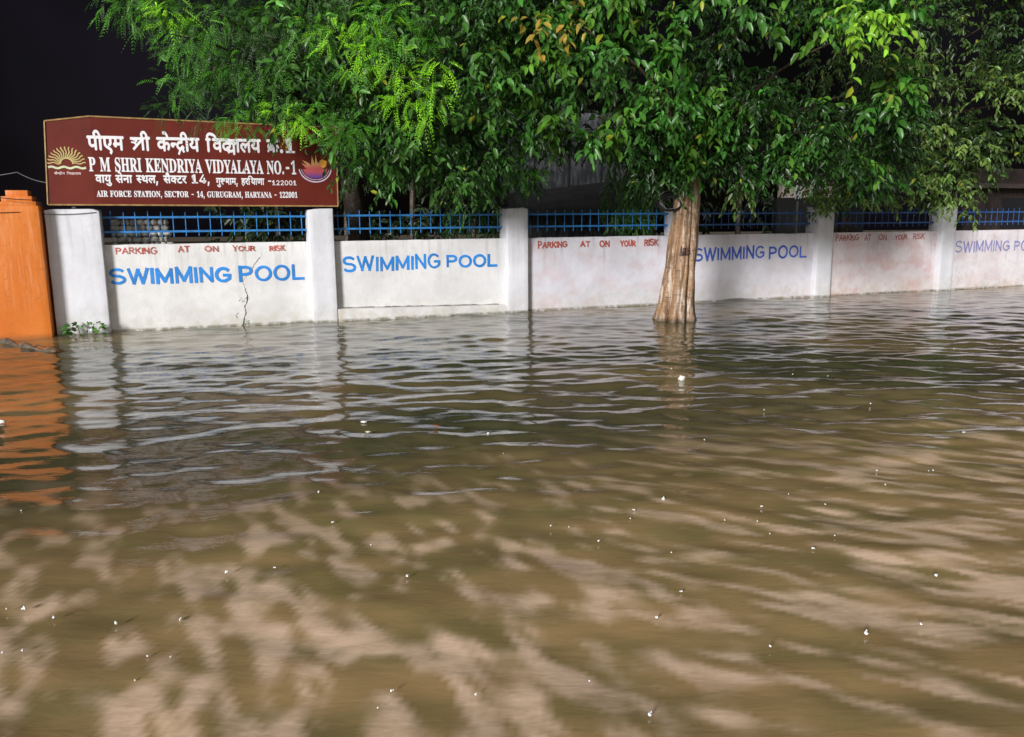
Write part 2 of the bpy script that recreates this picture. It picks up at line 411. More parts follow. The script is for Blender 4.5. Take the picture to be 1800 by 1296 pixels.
# ------------------------------------------------------------------ hand painted letters
def arc(cx, cy, rx, ry, a0, a1, n=14):
    return [(cx+rx*math.cos(R(a0+(a1-a0)*i/n)), cy+ry*math.sin(R(a0+(a1-a0)*i/n))) for i in range(n+1)]
HW = {
 'S': (.62, [arc(.31, .74, .29, .24, 35, 270)+arc(.31, .25, .31, .25, 90, -145)[1:]]),
 'W': (.86, [[(0, 1), (.22, 0)], [(.22, 0), (.43, .95)], [(.43, .95), (.64, 0)], [(.64, 0), (.86, 1)]]),
 'I': (.06, [[(.03, 0), (.03, 1)]]),
 'M': (.72, [[(.03, 0), (.03, 1)], [(.03, 1), (.36, .12)], [(.36, .12), (.69, 1)], [(.69, 1), (.69, 0)]]),
 'N': (.58, [[(.03, 0), (.03, 1)], [(.03, 1), (.55, 0)], [(.55, 0), (.55, 1)]]),
 'G': (.66, [arc(.34, .5, .33, .5, 48, 300, 20)+[(.64, .2), (.64, .44)], [(.66, .46), (.38, .46)]]),
 'P': (.55, [[(.03, 0), (.03, 1)], [(.03, .97), (.28, .97)]+arc(.28, .72, .25, .25, 90, -90)[1:]+[(.03, .47)]]),
 'O': (.68, ['c', arc(.34, .5, .33, .49, 0, 342, 22)]),
 'L': (.50, [[(.03, 1), (.03, .03), (.50, .03)]]),
 'A': (.62, [[(0, 0), (.31, 1)], [(.31, 1), (.62, 0)], [(.12, .36), (.50, .36)]]),
 'R': (.58, [[(.03, 0), (.03, 1)], [(.03, .97), (.28, .97)]+arc(.28, .74, .23, .23, 90, -90)[1:]+[(.03, .51)], [(.25, .5), (.57, 0)]]),
 'K': (.56, [[(.03, 0), (.03, 1)], [(.54, 1), (.05, .42)], [(.2, .56), (.56, 0)]]),
 'T': (.58, [[(0, .97), (.58, .97)], [(.29, .97), (.29, 0)]]),
 'Y': (.60, [[(0, 1), (.3, .5)], [(.6, 1), (.3, .5)], [(.3, .5), (.3, 0)]]),
 'U': (.58, [[(.03, 1), (.03, .3)]+arc(.29, .3, .26, .28, 180, 360)[1:]+[(.55, 1)]])}
def handword(mb, txt, u0, u1, za, zb, w, y=.1235, gap=.19, jit=.05, drop=0.0):
    """za=(bottom,top) at the left end, zb at the right end"""
    tot = sum(HW[c][0] for c in txt)+gap*(len(txt)-1); x = 0
    for c in txt:
        cw, strokes = HW[c]; closed = False; jy = random.uniform(-jit, jit)*.5; js = 1+random.uniform(-jit, jit); sl = random.uniform(-jit, jit)
        for st in strokes:
            if st == 'c': closed = True; continue
            if random.random() < drop: continue
            P = []
            for (a, b) in st:
                t = (x+a)/tot; z0 = za[0]+(zb[0]-za[0])*t; z1 = za[1]+(zb[1]-za[1])*t; hgt = z1-z0
                bb = (b*js+jy)*(1-w/hgt)+w/hgt*.5
                P.append((u0+(u1-u0)*t+sl*b*hgt*.3+random.uniform(-1, 1)*.0015, z0+bb*hgt+random.uniform(-1, 1)*.0015))
            mb.ribbon(P, w*random.uniform(.9, 1.1), y, closed, .06, .4)
        x += cw+gap
m_blue = paint('blue_wall_paint', (.018, .25, .74), .15); m_blue2 = paint('violet_blue_wall_paint', (.055, .13, .60), .12)
m_blue3 = paint('faded_violet_paint', (.28, .30, .66), .40, 11); m_red = paint('red_wall_paint', (.50, .085, .05), .28, 22, (1, 1, 2)); m_red2 = paint('faded_red_wall_paint', (.50, .12, .11), .45, 20, (1, 1, 2))
def slogan(panel, words, w, mat, jit=.05, label=None):
    mb = MB()
    for wd in words: handword(mb, *wd[:5], wd[5] if len(wd) > 5 else w, jit=jit)
    o = mb.build('painted_lettering', mat, panel)
    if label: o['label'] = label
slogan(panels[0], [('SWIMMING', -3.49, -1.72, (.742, 1.008), (.735, 1.0)), ('POOL', -1.56, -.535, (.728, 1.0), (.722, 1.005))], .047, m_blue, .06, 'bright blue painted words swimming pool')
slogan(panels[0], [('PARKING', -3.38, -2.80, (1.225, 1.325), (1.215, 1.325)), ('AT', -2.47, -2.31, (1.235, 1.335), (1.235, 1.335)), ('ON', -2.07, -1.87, (1.235, 1.335), (1.232, 1.335)),
                   ('YOUR', -1.64, -1.30, (1.23, 1.33), (1.228, 1.325)), ('RISK', -1.06, -.82, (1.225, 1.32), (1.222, 1.32))], .018, m_red, .10, 'thin red painted words parking at on your risk')
slogan(panels[1], [('SWIMMING', .16, 1.865, (.832, 1.118), (.85, 1.115)), ('POOL', 2.01, 2.95, (.865, 1.10), (.85, 1.10))], .043, m_blue, .08)
slogan(panels[2], [('PARKING', 3.80, 4.385, (1.165, 1.30), (1.185, 1.305)), ('AT', 4.68, 4.87, (1.18, 1.30), (1.175, 1.295)), ('ON', 5.09, 5.29, (1.17, 1.305), (1.168, 1.30)),
                   ('YOUR', 5.54, 5.86, (1.17, 1.30), (1.168, 1.30)), ('RISK', 6.07, 6.37, (1.172, 1.31), (1.17, 1.305))], .026, m_red, .10)
slogan(panels[3], [('SWIMMING', 7.23, 8.94, (.83, 1.11), (.86, 1.12)), ('POOL', 9.08, 10.04, (.845, 1.115), (.855, 1.12))], .041, m_blue2, .09)
slogan(panels[4], [('PARKING', 10.83, 11.45, (1.185, 1.33), (1.19, 1.33)), ('AT', 11.63, 11.80, (1.185, 1.32), (1.18, 1.32)), ('ON', 12.03, 12.25, (1.185, 1.32), (1.185, 1.32)),
                   ('YOUR', 12.50, 12.85, (1.185, 1.32), (1.185, 1.32)), ('RISK', 13.04, 13.36, (1.19, 1.33), (1.19, 1.33))], .028, m_red2, .12)
slogan(panels[5], [('SWIMMING', 14.37, 16.1, (.855, 1.13), (.87, 1.135)), ('POOL', 16.28, 17.2, (.86, 1.12), (.86, 1.12))], .040, m_blue3, .07)

# ------------------------------------------------------------------ blue railings
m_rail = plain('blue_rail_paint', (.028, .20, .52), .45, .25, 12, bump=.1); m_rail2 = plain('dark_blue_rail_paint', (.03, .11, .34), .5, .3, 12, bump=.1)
rl = ['bright blue metal railing right below the maroon sign', 'blue metal railing above the plinth panel with its end bar by a pillar', 'blue metal railing left of the leaning tree trunk',
      'dark blue metal railing right of the tree trunk', 'dark blue metal railing partly covered by hanging leafy twigs', 'dark blue metal railing furthest along the wall']
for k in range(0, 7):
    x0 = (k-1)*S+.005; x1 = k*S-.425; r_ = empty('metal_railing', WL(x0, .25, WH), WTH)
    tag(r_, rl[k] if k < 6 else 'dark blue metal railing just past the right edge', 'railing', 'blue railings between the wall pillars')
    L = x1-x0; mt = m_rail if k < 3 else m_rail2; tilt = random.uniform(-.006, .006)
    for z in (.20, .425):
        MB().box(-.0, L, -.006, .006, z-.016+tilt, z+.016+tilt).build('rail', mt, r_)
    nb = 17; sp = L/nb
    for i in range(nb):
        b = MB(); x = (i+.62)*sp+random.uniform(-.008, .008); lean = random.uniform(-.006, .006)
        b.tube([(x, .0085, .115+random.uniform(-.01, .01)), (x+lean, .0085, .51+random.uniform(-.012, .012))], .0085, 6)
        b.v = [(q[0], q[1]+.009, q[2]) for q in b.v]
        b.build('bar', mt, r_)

# ------------------------------------------------------------------ orange gate pillar
def orange_mat():
    t = NT('orange_paint'); n = t.noise(1.6, 5, .6, t.map(scale=(1.5, 1, .8))); st = t.noise(2, 6, .7, t.map(scale=(10, 10, .8)))
    z = t.sepz()['Z']
    c = t.mix(t.ramp(n, .35, .7), (.66, .165, .012), (.74, .21, .022))
    c = t.mix(t.math('MULTIPLY', t.math('MULTIPLY', t.ramp(st, .46, .68), t.ramp(z, .15, .9)), .55), c, (.80, .34, .15))
    c = t.mix(t.math('MULTIPLY', t.ramp(t.noise(16, 5, .7), .55, .68), .5), c, (.42, .13, .02))
    c = t.mix(t.math('MULTIPLY', t.ramp(z, .10, .0), .7), c, (.28, .10, .02))
    t.col(c).set(Roughness=.5); t.bump(t.noise(12, 6, .65), .35, .008); return t.m
m_or = orange_mat()
gp = empty('gate_pillar', WL(-4.615, 0, 0), WTH)
tag(gp, 'orange gate pillar with a stepped pyramid cap at the left end of the wall', 'pillar')
rough_box(-.62, .285, -.20, .38, -.5, 1.965, .12, .004, .01, 3).build('shaft', m_or, gp, True)
zc = 1.965
for hw, h in ((.255, .062), (.20, .078), (.145, .088)):
    rough_box(-hw, hw, -.2+.285-hw-.02+.0, .38-.285+hw, zc-.004, zc+h, .1, .002, .006, 4+h*9).build('cap_step', m_or, gp, True); zc += h

# ------------------------------------------------------------------ school sign
# outlines of the letters the sign needs: advance, corner points, triangles (thousandths of an em)
GLYPH_KEYS = list('पीएमरकेनदियवालसथटैुूगहण,श')+['न_', 'स_', 'क_']+['B'+c for c in 'PMSHRIKENDYAVLOFCTGU0124']+['D0', 'D1', 'D2', 'D4', 'B,', 'B.', 'B-']
GLYPH_DATA = (
(326,(275,316,275,0,229,0,229,110,211,100,192,91,171,86,146,84,124,86,104,92,87,100,74,111,61,128,52,148,47,173,45,206,45,316,0,316,0,357,335,357,335,316,229,316,92,316,92,212,92,191,94,175,96,162,99,152,103,145,109,138,126,128,151,125,173,127,194,136,213,147,229,161),(17,19,18,17,20,19,16,20,17,15,22,16,22,20,16,15,23,22,21,20,22,35,0,21,0,20,21,35,1,0,15,24,23,14,24,15,14,25,24,14,26,25,13,26,14,13,27,26,34,1,35,13,28,27,12,28,13,33,3,34,3,1,34,12,29,28,12,30,29,32,3,33,11,30,12,11,31,30,31,3,32,11,3,31,10,3,11,10,4,3,2,1,3,9,4,10,9,5,4,8,5,9,8,6,5,7,6,8)),
(149,(-106,353,-115,373,-121,392,-125,410,-126,430,-120,464,-102,491,-73,509,-35,515,-3,511,22,498,44,477,62,447,78,407,94,357,157,357,157,316,98,316,98,0,51,0,51,316,0,316,0,357,50,357,34,409,16,445,-5,467,-33,474,-53,470,-68,460,-77,443,-80,421,-78,402,-74,386,-68,370,-60,353),(7,9,8,7,10,9,6,10,7,6,11,10,5,27,6,27,11,6,27,26,11,26,12,11,5,28,27,5,29,28,25,12,26,4,29,5,4,30,29,25,13,12,24,13,25,4,31,30,3,31,4,3,32,31,2,32,3,23,13,24,23,14,13,2,33,32,1,33,2,1,34,33,0,34,1,0,35,34,21,23,22,21,14,23,21,15,14,21,16,15,20,16,21,19,17,20,17,16,20,19,18,17)),
(318,(326,316,272,316,272,218,271,192,268,172,262,156,253,141,226,120,186,110,176,153,188,155,198,158,206,162,213,168,218,175,223,185,225,198,226,218,226,316,92,316,92,203,92,179,94,160,96,144,101,132,108,122,118,112,132,103,149,92,213,56,243,36,264,17,275,-4,279,-30,277,-53,270,-74,261,-92,252,-106,211,-82,218,-70,225,-57,230,-44,231,-32,230,-21,227,-12,220,-4,209,6,191,18,167,32,117,61,96,74,78,88,65,104,55,122,48,147,45,182,45,316,0,316,0,357,326,357),(57,59,58,57,0,59,56,0,57,55,19,56,19,0,56,55,20,19,18,0,19,17,1,18,1,0,18,17,2,1,16,2,17,16,3,2,55,21,20,15,3,16,15,4,3,14,4,15,54,21,55,54,22,21,13,4,14,13,5,4,12,5,13,11,5,12,54,23,22,10,5,11,10,6,5,9,6,10,8,6,9,53,23,54,53,24,23,8,7,6,53,25,24,52,25,53,52,26,25,52,27,26,51,27,52,51,28,27,51,29,28,50,29,51,49,29,50,48,29,49,48,30,29,48,31,30,47,31,48,46,31,47,46,32,31,45,32,46,44,32,45,44,33,32,43,33,44,42,33,43,42,34,33,41,34,42,40,34,41,40,35,34,39,35,40,38,35,39,38,36,35,37,36,38)),
(343,(292,316,292,0,246,0,246,144,119,144,119,122,117,106,111,95,102,89,91,87,80,89,68,94,57,102,46,112,37,124,29,136,24,148,22,160,24,169,30,177,41,183,57,184,72,184,72,316,0,316,0,357,352,357,352,316,246,316,119,316,119,184,246,184),(24,26,25,24,27,26,23,27,24,22,29,23,29,27,23,22,30,29,28,27,29,31,0,28,0,27,28,31,1,0,20,22,21,20,30,22,20,31,30,20,3,31,3,1,31,19,3,20,18,3,19,17,3,18,16,3,17,15,4,16,4,3,16,15,5,4,2,1,3,14,5,15,13,5,14,13,6,5,12,6,13,12,7,6,11,7,12,11,8,7,10,8,11,10,9,8)),
(235,(227,24,196,-7,163,21,132,50,104,78,79,104,59,127,43,147,33,163,27,175,24,185,23,195,25,206,32,216,43,223,60,226,73,224,85,219,95,211,104,200,123,213,137,229,144,248,147,269,146,282,144,295,141,307,137,316,0,316,0,357,244,357,244,316,184,316,191,293,193,263,190,234,180,210,165,189,146,173,122,158,96,146,124,116,156,84,191,53),(28,30,29,28,31,30,27,31,28,26,32,27,32,31,27,26,33,32,25,33,26,24,33,25,24,34,33,23,34,24,22,34,23,22,35,34,21,35,22,21,36,35,20,36,21,14,16,15,14,17,16,13,17,14,13,18,17,12,18,13,19,36,20,12,19,18,19,37,36,11,19,12,11,37,19,10,37,11,10,38,37,9,38,10,8,38,9,8,39,38,7,39,8,7,40,39,6,40,7,6,41,40,5,41,6,5,42,41,4,42,5,4,43,42,3,43,4,3,0,43,2,0,3,2,1,0)),
(438,(446,316,260,316,260,200,290,222,327,229,361,223,388,205,405,176,411,137,409,110,403,81,391,51,374,22,333,46,346,66,356,88,363,112,365,136,363,160,354,176,341,186,323,190,291,179,260,148,260,0,213,0,213,100,198,89,179,78,156,70,130,68,104,71,79,79,58,92,41,112,30,136,26,167,34,208,58,240,94,260,140,267,154,266,170,265,184,263,195,261,191,219,181,221,168,223,155,224,143,225,113,221,91,210,78,192,73,168,77,141,90,123,109,112,131,108,155,111,176,120,195,133,213,149,213,316,0,316,0,357,446,357),(63,65,64,63,0,65,62,0,63,61,1,62,1,0,62,61,2,1,39,41,40,39,42,41,39,43,42,39,44,43,39,45,44,38,46,39,46,45,39,37,50,38,50,49,38,49,48,38,48,47,38,47,46,38,3,5,4,3,6,5,2,6,3,37,51,50,37,52,51,36,52,37,2,7,6,61,22,2,22,21,2,21,7,2,36,53,52,20,7,21,19,7,20,61,23,22,19,8,7,18,8,19,36,54,53,35,54,36,17,8,18,60,23,61,60,26,23,26,24,23,35,55,54,17,9,8,34,55,35,16,9,17,59,26,60,34,56,55,58,26,59,15,9,16,33,56,34,33,57,56,57,26,58,15,10,9,33,26,57,33,27,26,25,24,26,32,27,33,32,28,27,14,10,15,14,11,10,31,28,32,31,29,28,30,29,31,13,11,14,13,12,11)),
(0,(-97,353,-109,394,-121,425,-133,447,-147,462,-163,470,-181,473,-193,472,-203,470,-213,467,-221,465,-235,507,-211,513,-183,515,-154,511,-129,500,-107,480,-88,450,-71,408,-54,353),(12,14,13,11,14,12,11,15,14,10,15,11,10,9,15,9,8,15,8,7,15,7,16,15,7,6,16,6,5,16,5,17,16,4,17,5,3,17,4,3,18,17,2,18,3,1,18,2,1,19,18,0,19,1)),
(319,(0,357,327,357,327,316,268,316,268,0,221,0,221,171,117,171,117,140,115,126,109,116,100,110,88,108,74,111,59,120,44,133,32,149,24,166,21,183,23,195,29,204,40,210,56,212,221,212,221,316,0,316),(25,1,0,25,2,1,24,2,25,23,3,24,3,2,24,23,4,3,21,23,22,21,6,23,6,4,23,20,6,21,19,6,20,18,6,19,17,7,18,7,6,18,17,8,7,5,4,6,16,8,17,15,8,16,15,9,8,14,9,15,14,10,9,13,10,14,13,11,10,12,11,13)),
(299,(237,-33,225,-14,214,6,204,25,196,42,189,41,182,40,173,39,165,39,141,41,116,45,93,53,72,65,53,80,39,101,30,126,26,156,29,180,35,200,46,216,59,230,80,245,105,254,134,260,167,262,169,262,169,316,0,316,0,357,307,357,307,316,216,316,216,221,188,221,158,220,134,217,115,212,99,204,88,194,80,182,74,168,72,150,78,123,95,100,124,85,165,80,168,80,172,80,175,81,179,81,177,92,176,101,179,118,188,130,200,136,214,138,236,134,252,124,262,109,265,93,263,77,256,65,247,56,235,49,243,35,252,21,263,5,276,-14),(27,29,28,27,30,29,26,30,27,25,31,26,31,30,26,25,32,31,23,25,24,23,32,25,22,32,23,21,32,22,20,32,21,19,34,20,34,33,20,33,32,20,19,35,34,19,36,35,18,36,19,18,37,36,18,38,37,17,38,18,17,39,38,17,40,39,16,40,17,16,41,40,15,41,16,15,42,41,54,56,55,53,56,54,53,57,56,52,57,53,14,42,15,52,58,57,14,43,42,51,58,52,51,59,58,50,59,51,13,43,14,13,44,43,50,60,59,49,60,50,13,45,44,48,60,49,47,60,48,12,45,13,12,46,45,12,47,46,12,60,47,12,61,60,11,61,12,11,62,61,11,63,62,10,63,11,10,4,63,4,64,63,9,4,10,9,5,4,3,64,4,9,6,5,8,6,9,8,7,6,3,65,64,2,65,3,2,66,65,1,66,2,1,67,66,0,67,1)),
(229,(51,316,0,316,0,357,46,357,40,370,35,384,32,399,30,416,39,456,64,488,103,508,153,515,229,504,296,471,355,419,404,353,356,353,264,443,163,473,127,469,100,456,83,436,77,410,78,394,82,380,88,368,95,357,157,357,157,316,98,316,98,0,51,0),(10,12,11,9,12,10,9,13,12,8,19,9,19,18,9,18,13,9,17,13,18,17,14,13,8,20,19,8,21,20,7,21,8,16,14,17,7,22,21,16,15,14,6,22,7,6,23,22,5,23,6,5,24,23,4,24,5,4,25,24,3,25,4,3,26,25,1,3,2,1,26,3,1,27,26,1,28,27,0,28,1,31,29,0,29,28,0,31,30,29)),
(333,(342,357,342,316,282,316,282,0,235,0,235,103,218,93,197,84,173,78,145,76,99,85,62,111,36,151,22,203,53,212,75,224,88,240,92,262,90,278,85,292,78,305,71,316,0,316,0,357,74,173,87,148,103,131,123,120,149,117,176,120,199,129,219,142,235,157,235,316,121,316,134,286,138,256,122,204),(22,0,23,22,1,0,21,1,22,20,34,21,34,1,21,20,35,34,33,1,34,32,2,33,2,1,33,32,3,2,19,35,20,18,35,19,18,36,35,17,36,18,16,36,17,16,37,36,15,37,16,14,37,15,13,37,14,13,24,37,12,24,13,12,25,24,31,3,32,11,25,12,11,26,25,30,5,31,5,3,31,11,27,26,29,5,30,11,28,27,28,5,29,11,5,28,10,5,11,10,6,5,4,3,5,10,7,6,9,7,10,9,8,7)),
(319,(328,316,268,316,268,0,222,0,222,95,206,85,186,76,162,70,134,68,105,71,79,80,57,94,40,113,30,137,26,164,35,208,59,240,98,260,146,267,155,266,165,266,176,265,187,264,196,262,203,261,200,219,189,221,176,223,162,224,149,225,117,221,93,209,78,190,73,165,77,139,91,122,111,111,135,108,163,111,186,121,206,134,222,149,222,316,0,316,0,357,328,357),(43,45,44,43,0,45,42,0,43,41,1,42,1,0,42,41,2,1,17,19,18,17,20,19,17,21,20,17,22,21,17,23,22,17,24,23,17,25,24,16,26,17,26,25,17,15,30,16,30,29,16,29,28,16,28,27,16,27,26,16,15,31,30,15,32,31,14,32,15,14,33,32,14,34,33,13,34,14,40,2,41,13,35,34,12,35,13,39,4,40,4,2,40,12,36,35,38,4,39,11,36,12,11,37,36,37,4,38,11,4,37,11,5,4,3,2,4,10,5,11,10,6,5,9,6,10,9,7,6,8,7,9)),
(149,(98,316,98,0,51,0,51,316,0,316,0,357,157,357,157,316),(4,6,5,4,7,6,3,7,4,2,0,3,0,7,3,2,1,0)),
(389,(0,316,0,357,398,357,398,316,338,316,338,0,292,0,292,204,288,204,284,204,270,203,256,198,242,188,228,173,216,150,204,119,160,133,168,158,179,180,165,189,151,196,136,201,120,203,100,199,85,190,75,174,72,156,75,134,85,114,100,94,121,73,147,49,177,23,146,-7,115,21,86,48,61,74,42,101,30,128,26,158,29,186,40,208,56,224,75,236,96,242,117,245,141,243,163,236,184,226,203,213,241,237,287,245,289,245,292,245,292,316),(0,2,1,0,3,2,54,3,0,53,4,54,4,3,54,53,5,4,44,46,45,50,52,51,50,53,52,50,7,53,7,5,53,44,47,46,43,47,44,49,8,50,8,7,50,43,48,47,42,48,43,42,49,48,41,49,42,41,9,49,9,8,49,40,23,41,23,22,41,22,9,41,22,10,9,6,5,7,21,10,22,21,11,10,20,11,21,40,24,23,20,12,11,19,12,20,40,25,24,18,12,19,18,13,12,39,25,40,17,13,18,39,26,25,17,14,13,16,14,17,38,26,39,38,27,26,16,15,14,38,28,27,37,28,38,37,29,28,36,29,37,36,30,29,35,30,36,35,31,30,35,32,31,34,32,35,34,33,32)),
(388,(337,316,337,0,291,0,291,153,274,148,257,146,239,145,218,144,193,145,167,148,143,153,122,159,110,152,96,145,122,115,151,84,184,53,218,24,187,-7,156,21,127,50,100,78,76,104,57,127,42,147,32,163,26,175,24,185,23,195,25,206,32,216,43,223,60,226,73,224,85,219,95,211,104,201,114,213,120,229,124,246,125,263,124,279,122,294,119,307,115,316,0,316,0,357,397,357,397,316,212,185,233,186,253,187,271,190,291,195,291,316,161,316,165,306,168,294,170,279,171,263,170,241,166,221,159,205,150,191,181,187),(45,47,46,45,48,47,44,48,45,43,55,44,55,48,44,43,56,55,54,48,55,53,0,54,0,48,54,53,1,0,42,56,43,42,57,56,41,57,42,41,58,57,40,58,41,40,59,58,39,59,40,39,60,59,38,60,39,38,61,60,37,61,38,31,33,32,31,34,33,30,34,31,37,62,61,30,35,34,29,35,30,36,62,37,29,36,35,28,36,29,36,63,62,28,63,36,27,63,28,52,3,53,3,1,53,27,64,63,51,3,52,50,3,51,27,49,64,49,3,50,26,49,27,26,3,49,25,3,26,24,11,25,11,3,25,24,12,11,10,3,11,9,3,10,9,4,3,2,1,3,24,13,12,8,4,9,8,5,4,23,13,24,8,6,5,23,14,13,7,6,8,22,14,23,22,15,14,21,15,22,21,16,15,20,16,21,20,17,16,19,17,20,19,18,17)),
(369,(318,316,318,0,271,0,271,103,253,93,231,84,206,78,177,76,132,83,94,104,65,138,48,185,94,199,124,217,141,240,146,268,143,293,133,312,118,323,98,326,85,325,75,319,68,311,65,299,77,276,112,265,107,225,74,233,48,247,32,269,26,298,32,326,47,347,71,359,99,363,122,360,144,353,163,340,179,322,190,299,193,269,187,231,170,200,142,176,105,157,119,139,134,127,154,119,180,117,208,119,231,128,252,141,271,158,271,316,224,316,224,357,377,357,377,316),(33,35,34,33,36,35,32,36,33,54,56,55,54,57,56,32,37,36,31,37,32,31,19,37,19,38,37,30,20,31,20,19,31,18,38,19,30,21,20,17,38,18,17,39,38,30,22,21,53,57,54,52,0,53,0,57,53,52,1,0,16,39,17,30,23,22,30,24,23,16,40,39,29,24,30,15,40,16,29,25,24,15,41,40,28,25,29,14,41,15,28,26,25,27,26,28,13,41,14,13,42,41,12,42,13,12,43,42,11,43,12,10,43,11,10,44,43,51,3,52,3,1,52,10,45,44,50,3,51,10,46,45,9,46,10,49,3,50,9,47,46,48,3,49,9,48,47,9,3,48,8,3,9,8,4,3,2,1,3,8,5,4,8,6,5,7,6,8)),
(289,(298,316,213,316,213,200,182,200,156,199,136,196,118,190,104,183,80,157,72,123,76,98,85,78,100,62,118,51,139,45,163,43,191,44,215,50,238,58,261,70,277,27,251,16,223,8,194,2,164,0,127,4,93,15,65,33,44,58,31,89,26,126,31,161,46,189,69,212,97,228,130,238,165,241,167,241,167,316,0,316,0,357,298,357),(39,41,40,39,0,41,38,0,39,37,1,38,1,0,38,37,2,1,35,37,36,35,2,37,34,2,35,33,2,34,32,4,33,4,3,33,3,2,33,32,5,4,32,6,5,32,7,6,31,7,32,31,8,7,30,8,31,30,9,8,29,9,30,29,10,9,29,11,10,28,11,29,28,12,11,18,20,19,28,13,12,17,20,18,27,13,28,27,14,13,16,20,17,27,15,14,15,20,16,27,20,15,26,20,27,26,21,20,26,22,21,25,22,26,25,23,22,24,23,25)),
(0,(-103,353,-118,373,-131,387,-144,396,-157,401,-170,403,-184,404,-195,403,-207,400,-219,396,-231,392,-246,431,-232,437,-218,441,-203,443,-187,444,-163,441,-141,432,-123,417,-107,397,-105,399,-116,425,-128,445,-139,459,-151,468,-165,473,-182,475,-194,474,-204,473,-213,470,-222,467,-235,507,-211,513,-183,515,-154,511,-129,500,-107,480,-88,450,-71,408,-54,353),(32,34,33,31,34,32,31,35,34,30,29,31,29,35,31,29,28,35,28,27,35,27,36,35,27,26,36,26,25,36,25,37,36,24,37,25,23,37,24,22,37,23,22,38,37,21,38,22,14,16,15,13,16,14,13,17,16,12,17,13,11,17,12,11,18,17,10,9,11,9,8,11,8,7,11,7,18,11,20,38,21,7,6,18,6,5,18,5,19,18,20,39,38,4,19,5,3,19,4,19,39,20,3,39,19,2,39,3,1,39,2,0,39,1)),
(0,(-142,-7,-111,3,-78,6,-40,1,-11,-16,7,-41,13,-74,6,-106,-14,-132,-46,-148,-90,-154,-142,-147,-186,-128,-225,-97,-261,-57,-226,-33,-204,-58,-184,-78,-163,-94,-141,-104,-117,-110,-90,-113,-45,-102,-29,-70,-33,-54,-43,-42,-58,-35,-75,-33,-90,-34,-103,-36,-115,-40,-128,-45),(1,3,2,0,3,1,0,4,3,31,30,0,30,29,0,29,4,0,29,28,4,28,27,4,27,5,4,14,16,15,26,5,27,25,5,26,25,6,5,24,6,25,23,6,24,13,16,14,13,17,16,22,6,23,22,7,6,13,18,17,13,19,18,12,19,13,21,7,22,12,20,19,21,8,7,12,21,20,12,8,21,11,8,12,11,9,8,10,9,11)),
(0,(-36,-141,-51,-146,-67,-150,-83,-153,-99,-154,-138,-148,-167,-131,-185,-105,-191,-72,-185,-42,-165,-17,-134,1,-93,6,-53,2,-18,-10,12,-28,39,-52,62,-79,83,-109,48,-131,16,-89,-16,-58,-50,-39,-90,-33,-115,-36,-134,-44,-145,-57,-149,-74,-145,-92,-134,-104,-119,-110,-102,-113,-88,-112,-75,-109,-63,-106,-51,-101),(11,13,12,11,14,13,10,14,11,10,15,14,9,23,10,23,15,10,23,16,15,9,24,23,22,16,23,9,25,24,21,16,22,8,25,9,8,26,25,21,17,16,8,27,26,20,17,21,7,27,8,7,28,27,20,18,17,19,18,20,7,29,28,34,0,35,7,30,29,6,30,7,33,0,34,32,0,33,6,31,30,31,0,32,6,0,31,5,0,6,5,1,0,5,2,1,4,2,5,4,3,2)),
(323,(119,316,119,134,118,121,112,111,104,104,92,102,77,105,61,114,47,128,34,144,26,161,24,177,25,189,31,198,42,204,59,206,73,206,73,316,0,316,0,357,332,357,332,316,272,316,272,0,226,0,226,316),(18,20,19,18,21,20,17,21,18,16,0,17,0,21,17,16,1,0,25,21,0,24,22,25,22,21,25,24,23,22,14,16,15,14,1,16,13,1,14,12,1,13,11,1,12,10,1,11,9,1,10,8,1,9,8,2,1,7,2,8,7,3,2,6,3,7,6,4,3,5,4,6)),
(305,(184,40,203,47,218,56,228,69,231,85,227,104,215,119,193,128,161,132,126,127,100,115,85,96,79,71,81,54,86,37,96,19,113,0,138,-23,173,-51,142,-82,96,-42,62,-5,40,33,33,75,36,95,42,113,53,129,66,142,56,154,47,168,42,184,40,202,41,217,45,230,52,240,61,249,75,257,91,263,110,266,132,267,207,267,207,316,0,316,0,357,314,357,314,316,254,316,254,226,132,226,117,226,107,225,100,222,94,219,88,211,86,199,87,188,91,179,98,171,105,163,133,170,163,172,199,169,228,160,249,146,265,129,273,109,276,88,271,57,257,33,233,14,200,1),(42,44,43,42,45,44,41,45,42,40,46,41,46,45,41,40,47,46,38,40,39,38,47,40,37,47,38,36,47,37,35,47,36,34,47,35,33,47,34,32,49,33,49,48,33,48,47,33,32,50,49,32,51,50,32,52,51,32,53,52,31,53,32,31,54,53,30,54,31,30,55,54,30,56,55,29,56,30,29,57,56,59,61,60,29,58,57,58,61,59,58,62,61,28,58,29,28,62,58,28,63,62,27,63,28,27,64,63,26,8,27,8,64,27,26,9,8,7,64,8,25,9,26,7,65,64,6,65,7,25,10,9,5,65,6,25,11,10,24,11,25,5,66,65,4,66,5,24,12,11,23,12,24,4,67,66,3,67,4,22,12,23,22,13,12,2,67,3,2,68,67,1,68,2,22,14,13,0,68,1,70,68,0,22,15,14,70,69,68,21,15,22,21,16,15,21,17,16,20,17,21,20,18,17,19,18,20)),
